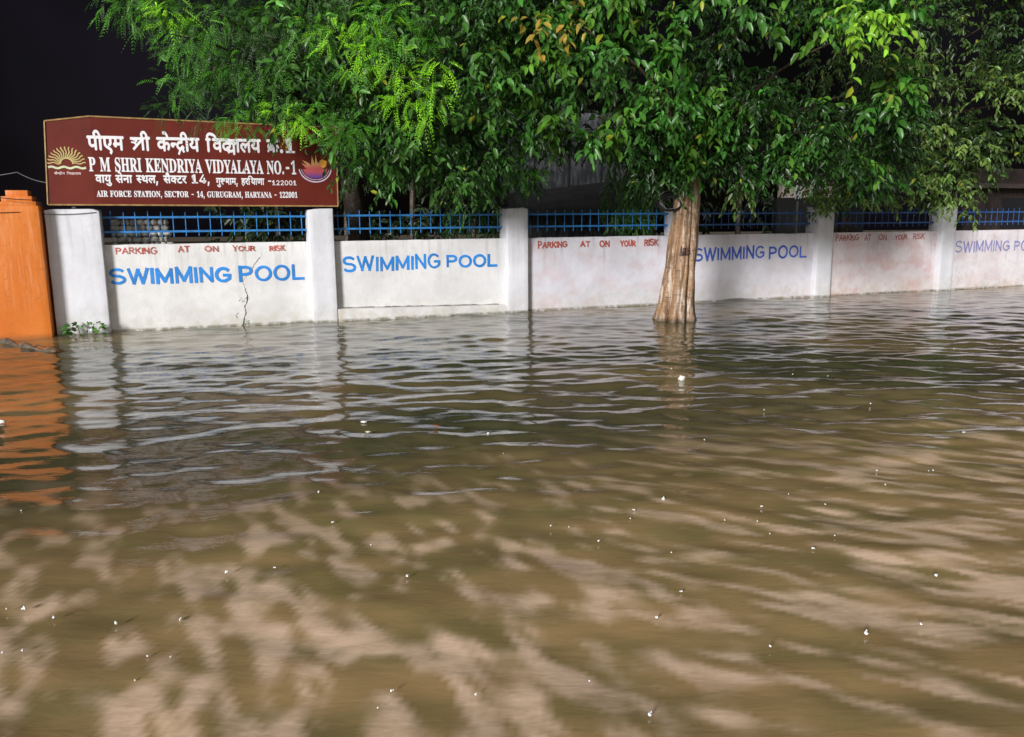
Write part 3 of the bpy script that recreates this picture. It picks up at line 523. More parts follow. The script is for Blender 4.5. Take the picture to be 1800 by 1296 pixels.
(415,(364,316,364,0,318,0,318,316,241,316,241,184,240,162,236,144,230,128,221,114,207,101,190,92,169,86,144,84,98,92,65,118,57,133,51,151,47,174,45,202,45,316,0,316,0,357,423,357,423,316,143,125,168,129,184,143,190,154,193,165,194,181,195,203,195,316,92,316,92,203,92,183,94,167,97,155,102,144,109,136,118,130,129,126),(21,23,22,21,24,23,20,24,21,19,33,20,33,24,20,19,34,33,32,24,33,31,4,32,4,24,32,31,5,4,3,24,4,2,0,3,0,24,3,2,1,0,19,35,34,30,5,31,18,35,19,30,6,5,18,36,35,29,6,30,17,36,18,17,37,36,28,6,29,28,7,6,17,38,37,27,7,28,16,38,17,16,39,38,27,8,7,26,8,27,16,40,39,15,40,16,15,41,40,25,8,26,25,9,8,15,25,41,15,9,25,14,9,15,14,10,9,14,11,10,13,11,14,13,12,11)),
(154,(26,-74,35,-39,43,-2,50,35,55,67,110,67,114,60,105,28,93,-6,79,-41,65,-74),(3,5,4,3,6,5,3,7,6,2,7,3,2,8,7,1,8,2,1,9,8,0,9,1,0,10,9)),
(391,(339,316,339,0,293,0,293,316,242,316,242,357,399,357,399,316,70,109,52,111,36,119,26,131,23,146,26,161,33,172,45,178,60,180,70,179,81,176,94,170,110,159,136,172,157,192,171,220,175,254,171,283,158,306,139,320,114,325,99,323,88,317,81,308,79,296,81,287,85,278,93,268,107,261,127,255,155,253,145,213,98,221,65,240,45,266,38,297,43,324,58,345,83,358,117,363,143,360,168,351,189,335,206,314,217,286,221,253,216,215,201,179,177,150,146,127,171,103,196,77,218,50,238,25,201,-1,173,37,148,67,125,92,103,111,87,109),(46,48,47,46,49,48,45,49,46,45,50,49,44,50,45,44,28,50,28,51,50,44,29,28,27,51,28,43,29,44,43,30,29,26,51,27,43,31,30,26,52,51,43,32,31,25,52,26,42,32,43,42,33,32,42,34,33,25,53,52,24,53,25,42,35,34,42,36,35,41,36,42,41,37,36,41,38,37,23,53,24,41,39,38,23,54,53,40,39,41,22,54,23,22,55,54,21,55,22,15,17,16,21,56,55,15,18,17,14,18,15,14,19,18,13,19,14,20,56,21,13,20,19,12,20,13,12,56,20,12,57,56,11,57,12,10,57,11,10,66,57,66,58,57,9,66,10,9,67,66,65,58,66,8,67,9,65,59,58,64,59,65,64,60,59,63,60,64,63,61,60,62,61,63,4,6,5,4,7,6,3,7,4,2,0,3,0,7,3,2,1,0)),
(184,(0,357,117,171,117,140,115,126,109,116,100,110,88,108,74,111,59,120,44,133,32,149,24,166,21,183,23,195,29,204,40,210,56,212,0,316,184,339,184,357,184,316,184,316,184,212,184,212,184,179,184,178,184,176,184,173,184,171),(1,28,27,12,27,26,21,20,17,18,19,0,22,23,16,25,24,15,11,1,12,26,25,14,11,2,1,10,2,11,9,2,10,9,3,2,8,3,9,8,4,3,7,4,8,7,5,4,6,5,7,1,27,12,12,26,13,26,14,13,25,15,14,22,16,15,15,24,22,18,0,17,17,20,18)),
(253,(239,145,218,144,193,145,167,148,143,153,122,159,110,152,96,145,122,115,151,84,184,53,218,24,187,-7,156,21,127,50,100,78,76,104,57,127,42,147,32,163,26,175,24,185,23,195,25,206,32,216,43,223,60,226,73,224,85,219,95,211,104,201,114,213,120,229,124,246,125,263,124,279,122,294,119,307,115,316,0,316,0,357,212,185,233,186,253,187,161,316,165,306,168,294,170,279,171,263,170,241,166,221,159,205,150,191,181,187,253,343,253,357,253,316,253,316,253,316,253,316,253,187,253,187,253,174,253,168,253,156,253,154,253,154,253,153,253,151,253,148,253,148,253,146,253,146),(37,44,38,37,45,44,59,58,44,36,45,37,36,46,45,35,46,36,35,47,46,34,47,35,34,48,47,33,48,34,33,49,48,32,49,33,32,50,49,31,50,32,25,27,26,25,28,27,24,28,25,31,51,50,24,29,28,23,29,24,30,51,31,23,30,29,22,30,23,30,52,51,22,52,30,21,52,22,21,53,52,64,63,41,21,41,53,19,65,64,20,41,21,5,66,65,4,67,66,18,5,19,3,68,67,18,6,5,2,70,69,0,72,71,44,58,57,63,62,42,18,7,6,62,61,43,54,55,40,17,7,18,38,57,56,17,8,7,1,0,2,16,8,17,16,9,8,15,9,16,15,10,9,14,10,15,14,11,10,13,11,14,13,12,11,0,71,2,2,71,70,2,69,3,3,69,68,3,67,4,4,66,5,5,65,19,19,64,20,64,41,20,63,42,41,62,43,42,43,61,60,44,57,38,38,56,39,54,40,39,39,56,54)),
(338,(260,316,260,200,290,222,327,229,333,46,323,190,291,179,260,148,260,0,213,0,213,100,198,89,179,78,156,70,130,68,104,71,79,79,58,92,41,112,30,136,26,167,34,208,58,240,94,260,140,267,154,266,170,265,184,263,195,261,191,219,181,221,168,223,155,224,143,225,113,221,91,210,78,192,73,168,77,141,90,123,109,112,131,108,155,111,176,120,195,133,213,149,213,316,0,316,0,357,338,347,338,357,338,316,338,316,338,316,338,223,338,227,338,214,338,203,338,188,338,187,338,187,338,54,338,46,338,43),(57,56,2,45,0,46,5,59,58,45,1,0,23,25,24,23,26,25,23,27,26,23,28,27,23,29,28,22,30,23,30,29,23,21,34,22,34,33,22,33,32,22,32,31,22,31,30,22,54,55,3,46,52,51,0,53,52,21,35,34,21,36,35,20,36,21,45,6,1,6,5,1,49,50,48,20,37,36,60,59,5,45,7,6,20,38,37,19,38,20,44,7,45,44,10,7,10,8,7,19,39,38,18,39,19,43,10,44,18,40,39,42,10,43,17,40,18,17,41,40,41,10,42,17,10,41,17,11,10,9,8,10,16,11,17,16,12,11,15,12,16,15,13,12,14,13,15,4,63,62,4,62,61,5,58,1,1,58,57,57,2,1,54,3,2,2,56,54,0,52,46,46,51,47,49,48,47,47,51,49)),
(418,(252,-10,5,-10,5,26,41,31,55,39,62,53,65,81,65,378,62,403,55,417,41,424,6,430,6,465,214,465,289,461,340,449,373,430,398,403,414,370,419,331,408,276,373,232,317,204,242,196,192,196,192,81,195,53,202,39,215,31,252,26,192,398,192,240,201,240,240,245,264,260,277,286,282,329,278,372,267,400,248,416,216,421,202,420,196,416,193,411),(11,13,12,11,14,13,11,15,14,11,16,15,10,16,11,10,40,16,40,17,16,9,40,10,9,41,40,39,17,40,9,42,41,8,42,9,8,43,42,38,17,39,8,30,43,38,18,17,7,30,8,37,18,38,7,31,30,6,31,7,36,18,37,36,19,18,36,20,19,35,20,36,34,20,35,34,21,20,33,21,34,32,21,33,6,32,31,6,24,32,24,21,32,24,22,21,24,23,22,6,25,24,5,25,6,5,26,25,4,26,5,4,27,26,4,28,27,3,28,4,3,29,28,2,29,3,2,0,29,1,0,2)),
(634,(179,-10,4,-10,4,26,40,31,54,39,62,53,65,80,65,382,64,400,61,412,57,418,49,423,35,426,5,430,5,465,191,465,317,168,443,465,627,465,627,430,593,424,580,416,573,402,570,378,570,86,571,62,574,46,579,37,586,32,598,29,627,27,627,-10,386,-10,386,26,415,30,428,34,436,39,441,48,444,62,445,84,445,349,295,-10,263,-10,115,340,115,80,119,51,127,37,142,30,179,27),(13,15,14,13,12,15,12,11,15,11,10,15,10,16,15,16,40,17,40,18,17,40,20,18,20,19,18,40,21,20,9,16,10,40,22,21,8,16,9,40,23,22,7,43,8,43,16,8,6,43,7,40,24,23,16,41,40,39,24,40,6,44,43,42,16,43,42,41,16,39,25,24,38,25,39,6,45,44,5,45,6,37,25,38,37,26,25,4,45,5,4,46,45,36,26,37,36,27,26,35,27,36,3,46,4,35,28,27,3,47,46,34,28,35,34,29,28,2,47,3,2,48,47,33,29,34,33,30,29,33,31,30,2,0,48,32,31,33,1,0,2)),
(390,(68,-21,33,-21,33,168,70,168,92,98,119,57,153,33,197,25,227,30,250,43,264,64,268,89,257,123,220,151,158,182,106,213,69,246,47,285,40,332,44,372,58,408,81,436,110,458,145,472,184,476,207,475,231,471,257,465,285,458,290,456,294,455,297,455,298,455,306,458,314,476,349,476,349,309,315,309,301,350,285,379,265,403,243,420,219,431,194,434,167,430,147,419,134,402,130,380,133,360,144,343,164,328,193,312,258,282,295,262,324,241,345,217,359,192,367,164,369,133,364,90,347,52,321,21,285,-1,242,-15,192,-20,175,-19,157,-18,139,-14,122,-9,107,-4,96,0,88,2,85,2,79,1,76,0,74,-4),(23,25,24,33,35,34,33,36,35,23,26,25,22,26,23,22,27,26,22,28,27,21,28,22,32,36,33,21,29,28,21,30,29,21,31,30,21,32,31,21,43,32,43,42,32,42,41,32,41,40,32,40,36,32,20,44,21,44,43,21,20,45,44,20,46,45,19,46,20,39,36,40,19,47,46,19,48,47,38,36,39,18,48,19,18,49,48,37,36,38,18,50,49,17,50,18,17,51,50,17,52,51,16,52,17,16,53,52,16,54,53,15,54,16,15,55,54,15,56,55,14,56,15,14,57,56,13,57,14,1,3,2,1,4,3,13,58,57,12,58,13,12,59,58,11,59,12,1,5,4,11,60,59,10,60,11,9,60,10,1,73,5,73,6,5,9,61,60,8,61,9,73,7,6,7,61,8,73,72,7,72,61,7,72,62,61,71,62,72,70,62,71,1,74,73,1,75,74,69,62,70,69,63,62,68,63,69,1,0,75,67,63,68,66,63,67,66,64,63,65,64,66)),
(523,(252,-10,5,-10,5,26,41,31,55,39,62,53,65,81,65,378,62,403,55,417,41,424,6,430,6,465,252,465,252,430,222,426,208,423,201,418,196,411,193,399,192,379,192,261,332,261,332,379,331,399,328,411,324,418,316,423,303,426,272,430,272,465,517,465,517,430,481,424,468,417,462,404,459,378,459,81,462,55,469,40,482,32,517,26,517,-10,272,-10,272,26,308,31,322,38,329,52,332,81,332,211,192,211,192,81,195,53,202,39,215,31,252,26),(11,13,12,11,14,13,29,31,30,29,32,31,29,33,32,10,14,11,10,15,14,28,33,29,10,16,15,27,33,28,9,16,10,27,34,33,9,17,16,26,34,27,25,34,26,9,18,17,25,35,34,8,18,9,24,35,25,8,19,18,24,36,35,7,19,8,23,36,24,7,20,19,22,36,23,7,21,20,22,37,36,6,21,7,6,50,21,50,22,21,50,49,22,49,37,22,6,51,50,48,37,49,48,38,37,47,38,48,5,51,6,5,52,51,47,39,38,4,52,5,4,53,52,46,39,47,46,40,39,4,54,53,3,54,4,45,40,46,45,41,40,3,55,54,2,55,3,44,41,45,43,41,44,2,0,55,1,0,2,43,42,41)),
(473,(252,-10,5,-10,5,26,41,31,55,39,62,53,65,81,65,378,62,403,55,417,41,424,6,430,6,465,217,465,307,458,373,434,414,393,427,334,400,258,329,220,440,56,450,42,459,34,467,29,479,27,490,27,490,-10,333,-10,196,202,192,202,192,81,195,53,202,39,215,31,252,26,192,385,192,244,203,244,245,249,272,265,288,293,293,335,275,400,223,421,205,419,198,415,194,406),(11,13,12,11,14,13,11,15,14,11,43,15,43,16,15,10,43,11,9,43,10,9,44,43,42,16,43,9,45,44,8,45,9,8,46,45,8,35,46,7,35,8,41,16,42,41,17,16,7,36,35,6,36,7,40,17,41,40,18,17,39,18,40,38,18,39,38,19,18,37,19,38,6,37,36,6,29,37,29,19,37,29,28,19,28,20,19,6,30,29,27,20,28,5,30,6,5,31,30,27,21,20,4,31,5,4,32,31,27,22,21,4,33,32,3,33,4,27,23,22,3,34,33,2,34,3,27,24,23,27,25,24,27,26,25,2,0,34,1,0,2)),
(261,(256,-10,3,-10,3,26,39,32,54,40,62,52,65,76,65,386,63,409,56,419,42,425,3,430,3,465,254,465,254,430,217,425,202,419,196,409,193,386,193,78,194,60,197,48,202,41,210,35,225,31,256,26),(11,13,12,11,14,13,11,15,14,10,15,11,10,16,15,9,16,10,8,16,9,8,17,16,7,17,8,7,18,17,6,18,7,6,19,18,6,20,19,5,20,6,5,21,20,4,21,5,4,22,21,4,23,22,3,23,4,3,24,23,2,24,3,2,25,24,2,0,25,1,0,2)),
(510,(252,-10,6,-10,6,26,42,31,56,39,62,53,65,81,65,378,62,403,55,417,42,425,7,430,7,465,252,465,252,430,222,426,209,423,201,418,197,411,194,399,193,379,193,258,314,380,333,403,337,416,329,424,281,430,281,465,496,465,496,429,478,429,420,410,351,353,284,284,471,53,482,41,492,34,503,29,529,26,529,-10,271,-10,271,27,294,28,305,28,313,29,318,30,323,33,323,35,320,43,308,60,198,199,193,194,193,81,195,53,202,39,216,31,252,26),(11,13,12,11,14,13,26,28,27,26,29,28,10,14,11,10,15,14,25,30,26,30,29,26,25,31,30,10,16,15,9,16,10,24,31,25,9,17,16,9,18,17,8,18,9,23,31,24,8,19,18,23,32,31,22,32,23,7,19,8,7,20,19,21,32,22,7,21,20,6,21,7,21,33,32,21,34,33,6,50,21,50,34,21,6,51,50,49,34,50,6,52,51,5,52,6,5,53,52,48,34,49,4,53,5,4,54,53,48,35,34,47,35,48,47,36,35,4,55,54,3,55,4,46,36,47,46,37,36,45,37,46,3,56,55,2,56,3,44,37,45,44,38,37,43,38,44,42,38,43,41,38,42,40,38,41,40,39,38,2,0,56,1,0,2)),
(442,(411,-10,4,-10,4,26,41,30,55,37,62,51,65,78,65,368,62,402,54,418,41,426,6,430,6,465,409,465,409,310,376,310,360,368,334,398,293,415,231,420,214,420,203,418,198,416,195,413,193,404,193,388,193,256,229,261,252,276,267,303,280,355,314,355,314,108,279,108,272,152,264,177,252,193,237,204,215,210,185,212,193,212,193,68,195,50,199,43,209,39,230,38,274,40,310,48,339,62,363,82,384,110,405,153,442,153),(11,13,12,11,19,13,19,18,13,18,17,13,17,14,13,10,19,11,9,19,10,9,20,19,9,21,20,9,22,21,8,22,9,8,23,22,8,24,23,8,25,24,7,25,8,16,14,17,7,26,25,6,26,7,15,14,16,29,31,30,29,32,31,28,32,29,27,32,28,26,36,27,36,32,27,6,39,26,39,40,26,40,38,26,38,37,26,37,36,26,6,38,39,41,38,40,6,41,38,35,32,36,34,32,35,50,52,51,50,0,52,33,32,34,49,0,50,48,0,49,5,41,6,5,42,41,47,0,48,4,42,5,4,43,42,46,0,47,4,44,43,45,0,46,4,45,44,4,0,45,3,0,4,2,0,3,1,0,2)),
(494,(432,-21,398,-21,117,322,117,79,119,52,126,38,140,31,177,26,177,-10,8,-10,8,27,37,29,50,32,57,37,62,45,65,59,66,79,66,385,41,414,31,425,25,427,8,431,8,465,161,465,381,197,381,377,380,397,377,410,372,417,365,422,351,426,321,430,321,465,490,465,490,430,454,425,441,418,434,404,432,376),(21,23,22,21,20,23,20,19,23,19,24,23,31,33,32,31,34,33,31,35,34,30,35,31,29,35,30,29,36,35,18,24,19,28,36,29,28,37,36,27,37,28,17,24,18,26,37,27,26,38,37,25,38,26,16,2,17,2,24,17,24,38,25,24,0,38,16,3,2,1,24,2,1,0,24,16,4,3,15,4,16,14,4,15,14,5,4,13,5,14,13,6,5,12,6,13,11,6,12,11,7,6,10,7,11,9,7,10,9,8,7)),
(496,(230,-10,10,-10,10,26,44,31,55,37,61,49,64,75,64,374,61,404,53,419,40,426,5,430,5,465,222,465,331,450,412,404,462,328,478,227,416,49,198,41,205,36,222,34,275,46,311,81,333,141,340,228,310,376,221,423,205,421,198,417,194,407,192,384,192,72,194,51),(11,13,12,11,14,13,11,27,14,27,15,14,10,27,11,9,27,10,9,28,27,26,15,27,9,29,28,8,29,9,8,30,29,8,31,30,7,31,8,26,16,15,7,32,31,25,16,26,6,32,7,25,17,16,24,17,25,24,18,17,23,18,24,22,18,23,5,32,6,5,33,32,5,19,33,4,19,5,22,0,18,21,0,22,4,20,19,3,20,4,3,21,20,3,0,21,2,0,3,1,0,2)),
(426,(338,-10,91,-10,91,26,127,31,141,39,148,53,151,81,151,176,38,382,21,408,8,421,3,424,-2,426,-8,427,-23,429,-23,465,217,465,217,428,196,428,181,427,172,423,167,420,166,416,167,408,173,396,249,246,324,371,335,393,338,406,329,421,297,428,285,428,285,465,449,465,449,430,427,424,415,417,404,404,391,386,278,201,278,81,281,53,288,39,301,31,338,26),(14,16,15,14,17,16,31,33,32,31,34,33,31,30,34,30,35,34,13,18,14,18,17,14,13,19,18,29,35,30,12,19,13,12,20,19,11,20,12,29,36,35,10,20,11,10,21,20,28,36,29,9,21,10,9,22,21,28,37,36,9,23,22,9,24,23,8,24,9,27,37,28,27,38,37,8,25,24,26,38,27,26,39,38,7,25,8,25,39,26,7,39,25,7,40,39,6,40,7,5,40,6,5,41,40,4,41,5,4,42,41,4,43,42,3,43,4,3,44,43,2,44,3,2,0,44,1,0,2)),
(437,(138,-10,-19,-10,-19,27,5,31,17,38,28,53,40,79,200,476,231,475,393,91,407,60,419,41,429,31,453,26,453,-10,219,-10,219,27,264,34,273,48,271,57,263,78,246,122,110,122,88,67,87,63,85,57,85,52,85,51,93,35,125,28,138,28,177,292,128,171,227,171),(6,8,7,6,31,8,31,9,8,6,32,31,33,9,31,6,22,32,22,33,32,22,21,33,21,9,33,6,23,22,20,9,21,20,10,9,5,23,6,19,10,20,5,24,23,5,25,24,19,11,10,5,26,25,18,11,19,4,26,5,4,27,26,4,28,27,17,11,18,17,12,11,3,28,4,3,29,28,16,12,17,16,13,12,2,29,3,2,30,29,2,0,30,15,13,16,1,0,2,15,14,13)),
(428,(237,-23,206,-23,35,377,25,398,15,413,3,423,-24,431,-24,465,221,465,221,429,186,427,171,423,165,418,163,409,164,399,171,382,258,170,338,381,343,396,344,408,342,418,337,423,323,427,289,429,289,465,452,465,452,430,426,426,415,420,404,405,391,379),(6,8,7,6,9,8,23,25,24,23,26,25,5,9,6,23,27,26,22,27,23,5,10,9,5,11,10,21,27,22,21,28,27,4,11,5,4,12,11,20,28,21,20,29,28,4,13,12,19,29,20,3,13,4,3,14,13,18,29,19,18,30,29,3,15,14,2,15,3,17,30,18,2,16,15,16,30,17,16,0,30,1,16,2,1,0,16)),
(426,(410,-10,5,-10,5,26,41,31,55,39,62,53,65,81,65,378,62,404,55,417,41,425,6,430,6,465,260,465,260,429,227,427,212,424,202,419,197,412,193,399,192,378,192,83,193,63,195,50,198,44,204,41,215,38,234,38,277,40,311,49,339,64,362,86,382,117,402,164,439,164),(11,13,12,11,14,13,10,14,11,10,15,14,10,16,15,9,16,10,9,17,16,9,18,17,8,18,9,8,19,18,7,19,8,7,20,19,7,21,20,6,21,7,32,34,33,32,0,34,31,0,32,30,0,31,6,22,21,5,22,6,29,0,30,5,23,22,4,23,5,4,24,23,28,0,29,4,25,24,4,26,25,27,0,28,3,26,4,3,27,26,3,0,27,2,0,3,1,0,2)),
(525,(359,-2,312,-16,261,-21,211,-16,165,-2,123,21,87,51,58,87,36,130,22,177,17,228,22,278,36,325,58,367,88,404,124,435,166,457,214,471,265,476,315,471,361,458,403,435,438,406,468,369,490,327,504,279,508,228,504,177,490,130,468,87,438,51,401,21,186,72,221,35,263,23,342,72,369,228,362,319,339,383,304,421,261,432,183,383,155,227,163,137),(17,19,18,17,20,19,16,20,17,16,21,20,15,21,16,15,40,21,40,22,21,14,40,15,14,41,40,39,22,40,38,22,39,38,23,22,13,41,14,37,23,38,13,42,41,37,24,23,12,42,13,37,25,24,11,42,12,36,25,37,36,26,25,10,42,11,35,26,36,9,42,10,35,27,26,9,43,42,8,43,9,35,28,27,8,32,43,7,32,8,35,29,28,6,32,7,35,30,29,6,33,32,34,30,35,5,33,6,34,31,30,5,34,33,5,31,34,4,31,5,4,0,31,3,0,4,3,1,0,2,1,3)),
(404,(267,-10,5,-10,5,26,41,32,55,41,62,56,65,84,65,374,62,402,54,416,40,423,4,430,4,465,404,465,404,310,370,310,359,354,347,380,330,398,306,411,274,419,230,421,213,421,202,420,197,418,195,416,193,410,192,398,192,257,189,257,225,263,248,277,264,305,276,357,312,357,312,108,277,108,265,165,249,193,225,208,188,214,192,214,192,81,193,61,197,47,203,39,213,33,231,29,267,27),(11,13,12,11,21,13,21,20,13,20,19,13,19,18,13,18,17,13,17,14,13,10,21,11,9,22,10,22,21,10,9,23,22,9,24,23,9,25,24,9,26,25,8,26,9,8,27,26,7,27,8,7,28,27,16,14,17,6,29,7,29,28,7,32,34,33,32,35,34,15,14,16,31,35,32,30,35,31,29,38,30,38,35,30,6,40,29,40,41,29,41,39,29,39,38,29,6,39,40,42,39,41,6,42,39,37,35,38,36,35,37,5,42,6,5,43,42,5,44,43,4,44,5,4,45,44,3,45,4,3,46,45,3,47,46,2,47,3,2,48,47,2,0,48,1,0,2)),
(468,(462,89,370,5,257,-21,191,-13,132,11,84,49,47,100,24,160,16,228,24,296,47,356,84,406,134,444,193,468,259,475,311,469,371,449,380,446,386,445,401,451,413,475,447,475,447,298,413,298,384,359,350,399,309,425,267,433,183,383,154,226,186,81,280,34,316,39,353,54,389,78,428,120),(13,15,14,19,21,20,19,22,21,13,16,15,12,16,13,18,22,19,12,17,16,12,18,17,12,27,18,27,26,18,26,25,18,25,22,18,11,27,12,11,28,27,10,28,11,24,22,25,10,29,28,23,22,24,9,29,10,8,29,9,7,29,8,7,30,29,6,30,7,34,0,35,5,30,6,34,1,0,5,31,30,33,1,34,32,1,33,4,31,5,31,1,32,4,1,31,3,1,4,3,2,1)),
(423,(338,-10,82,-10,82,26,120,31,135,38,143,53,146,81,146,423,150,423,105,416,72,396,50,363,37,308,1,308,1,465,420,465,420,307,387,307,349,396,267,423,273,423,273,81,276,52,284,38,299,30,338,27),(13,10,14,10,9,14,9,7,14,7,15,14,7,8,15,8,19,15,19,20,15,20,18,15,18,16,15,9,6,7,9,19,8,9,18,19,21,18,20,6,18,9,6,21,18,21,17,18,13,11,10,13,12,11,5,21,6,5,22,21,4,22,5,4,23,22,3,23,4,3,24,23,2,24,3,2,25,24,2,0,25,1,0,2)),
(508,(456,22,360,-10,268,-20,198,-12,137,11,86,48,49,98,25,159,17,229,25,297,49,357,86,406,134,444,192,468,257,475,314,469,373,450,381,447,387,446,394,447,399,450,404,457,413,475,447,475,447,298,413,298,394,341,374,373,350,398,324,417,296,429,269,433,185,383,156,227,164,137,189,73,226,35,276,23,305,26,321,35,329,49,333,72,333,127,330,151,322,162,306,169,265,173,265,208,510,208,510,173,476,169,464,163,458,152,456,128),(13,15,14,21,23,22,21,24,23,13,16,15,12,16,13,20,24,21,19,24,20,12,17,16,18,24,19,12,18,17,12,31,18,31,30,18,30,29,18,29,28,18,28,24,18,11,31,12,11,32,31,10,32,11,27,24,28,10,33,32,26,24,27,9,33,10,25,24,26,8,33,9,7,33,8,7,34,33,46,48,47,46,49,48,46,50,49,45,50,46,45,51,50,44,51,45,44,52,51,43,52,44,6,34,7,43,53,52,42,53,43,6,35,34,42,0,53,41,0,42,5,35,6,5,36,35,40,0,41,39,0,40,4,36,5,4,37,36,38,0,39,37,0,38,4,0,37,4,1,0,3,1,4,3,2,1)),
(492,(387,25,329,-11,248,-23,165,-12,107,21,74,77,63,154,63,378,60,403,53,417,40,424,5,430,5,465,250,465,250,430,220,426,206,422,199,418,194,411,192,399,191,379,191,140,196,91,211,58,236,39,274,32,355,64,382,161,382,378,379,403,372,416,357,424,318,430,318,465,484,465,484,431,453,423,441,415,435,401,432,378,432,181,421,89),(11,13,12,11,14,13,32,34,33,32,35,34,32,36,35,10,14,11,31,36,32,10,15,14,10,16,15,9,16,10,30,36,31,30,37,36,9,17,16,9,18,17,8,18,9,29,37,30,29,38,37,8,19,18,7,19,8,28,38,29,28,39,38,7,20,19,7,21,20,6,21,7,28,40,39,27,40,28,27,41,40,26,41,27,5,21,6,5,22,21,5,23,22,26,0,41,4,23,5,25,0,26,4,24,23,4,25,24,4,0,25,4,1,0,3,1,4,3,2,1)),
(375,(289,16,244,-9,188,-17,130,-9,84,16,51,56,29,108,17,170,13,241,17,312,29,374,51,425,84,464,130,488,189,496,245,488,289,464,323,425,345,373,358,312,363,240,358,169,345,107,323,56,149,93,165,58,188,48,212,58,227,93,236,156,238,240,236,325,227,387,212,422,189,432,165,422,149,387,140,325,137,240,140,156),(13,15,14,12,15,13,12,16,15,11,16,12,11,34,16,34,17,16,11,35,34,33,17,34,10,35,11,33,18,17,32,18,33,10,36,35,31,18,32,10,37,36,9,37,10,31,19,18,30,19,31,9,38,37,8,38,9,30,20,19,7,38,8,30,21,20,29,21,30,7,39,38,6,39,7,29,22,21,6,24,39,28,22,29,5,24,6,28,23,22,5,25,24,27,23,28,26,23,27,5,26,25,4,26,5,26,0,23,4,0,26,4,1,0,3,1,4,3,2,1)),
(375,(353,-10,55,-10,55,46,119,46,132,47,138,52,142,61,144,80,144,389,137,381,114,358,92,341,67,336,48,340,32,353,21,372,17,403,46,412,69,421,95,435,126,455,175,492,264,492,264,80,265,63,269,53,275,48,289,46,353,46),(20,22,21,20,23,22,19,8,20,8,23,20,18,8,19,17,8,18,16,8,17,15,8,16,15,9,8,7,23,8,15,10,9,14,10,15,14,11,10,13,11,14,13,12,11,6,23,7,6,24,23,6,25,24,5,25,6,5,26,25,4,26,5,4,27,26,3,27,4,1,3,2,1,27,3,1,28,27,1,0,28)),
(375,(351,-10,14,-10,14,73,116,177,152,217,178,251,197,281,208,310,214,339,216,371,213,402,204,421,191,432,174,435,150,429,135,411,126,378,121,318,75,323,44,336,23,360,16,395,21,422,35,447,57,468,88,483,127,493,174,496,243,489,295,464,327,426,338,375,336,350,329,326,317,301,300,275,276,246,246,213,208,175,161,130,112,84,243,84,260,87,273,94,283,106,290,123,297,151,355,151),(26,28,27,25,28,26,25,29,28,24,29,25,23,29,24,23,30,29,22,13,23,13,30,23,22,14,13,12,30,13,11,30,12,22,15,14,11,31,30,21,15,22,10,31,11,21,16,15,9,31,10,20,16,21,20,17,16,9,32,31,8,32,9,19,17,20,8,33,32,7,33,8,18,17,19,7,34,33,6,34,7,6,35,34,5,35,6,5,36,35,4,36,5,4,37,36,3,37,4,3,38,37,2,38,3,2,39,38,45,47,46,45,0,47,2,40,39,44,0,45,43,0,44,42,0,43,41,0,42,2,41,40,2,0,41,1,0,2)),
(375,(367,-10,111,-10,111,46,139,46,159,48,173,53,181,63,185,85,185,115,-1,115,-1,169,194,490,303,490,303,179,373,179,373,115,303,115,303,85,306,63,315,53,329,48,348,46,367,46,155,314,73,179,185,179,185,287,185,318,186,351,187,385,186,361,204,402,198,390,190,376,182,361,174,346,166,333,160,322),(10,29,11,29,31,11,31,12,11,31,13,12,29,32,31,30,13,31,29,33,32,10,34,29,34,30,29,28,33,29,34,30,33,30,28,33,28,13,30,10,35,34,27,13,28,10,36,35,10,37,36,10,23,37,26,13,27,10,24,23,25,13,26,10,25,24,10,13,25,10,14,13,10,15,14,9,15,10,8,15,9,7,16,8,16,15,8,7,17,16,7,18,17,6,18,7,5,18,6,5,19,18,4,19,5,4,20,19,4,21,20,3,21,4,1,3,2,1,21,3,1,22,21,1,0,22)),
(453,(329,16,282,-9,227,-17,171,-9,124,16,86,56,59,110,43,176,38,254,43,332,60,398,87,452,124,493,171,517,227,526,282,517,329,493,367,452,394,398,410,332,415,254,410,176,394,110,367,56,170,81,196,65,227,60,258,65,283,81,305,108,321,147,330,195,334,254,330,313,321,362,305,400,283,428,258,444,227,449,196,444,170,428,149,400,133,362,123,313,119,254,123,195,133,147,149,108),(13,15,14,12,15,13,12,16,15,11,16,12,11,17,16,10,39,11,39,38,11,38,17,11,38,37,17,37,18,17,36,18,37,10,40,39,10,41,40,35,18,36,10,42,41,34,18,35,9,42,10,34,19,18,33,19,34,9,43,42,8,43,9,33,20,19,32,20,33,8,44,43,7,44,8,32,21,20,7,45,44,31,21,32,7,46,45,30,21,31,6,46,7,30,22,21,6,47,46,29,22,30,29,23,22,5,47,6,28,23,29,5,24,47,27,23,28,5,25,24,5,26,25,26,23,27,5,23,26,5,0,23,4,0,5,4,1,0,3,1,4,3,2,1)),
(453,(401,-10,66,-10,66,65,401,65,195,519,286,519,286,-10,202,-10,202,438,213,438,76,338,76,432),(11,5,4,11,8,5,8,9,5,9,6,5,11,7,8,10,6,9,10,7,11,7,6,10,1,3,2,1,0,3)),
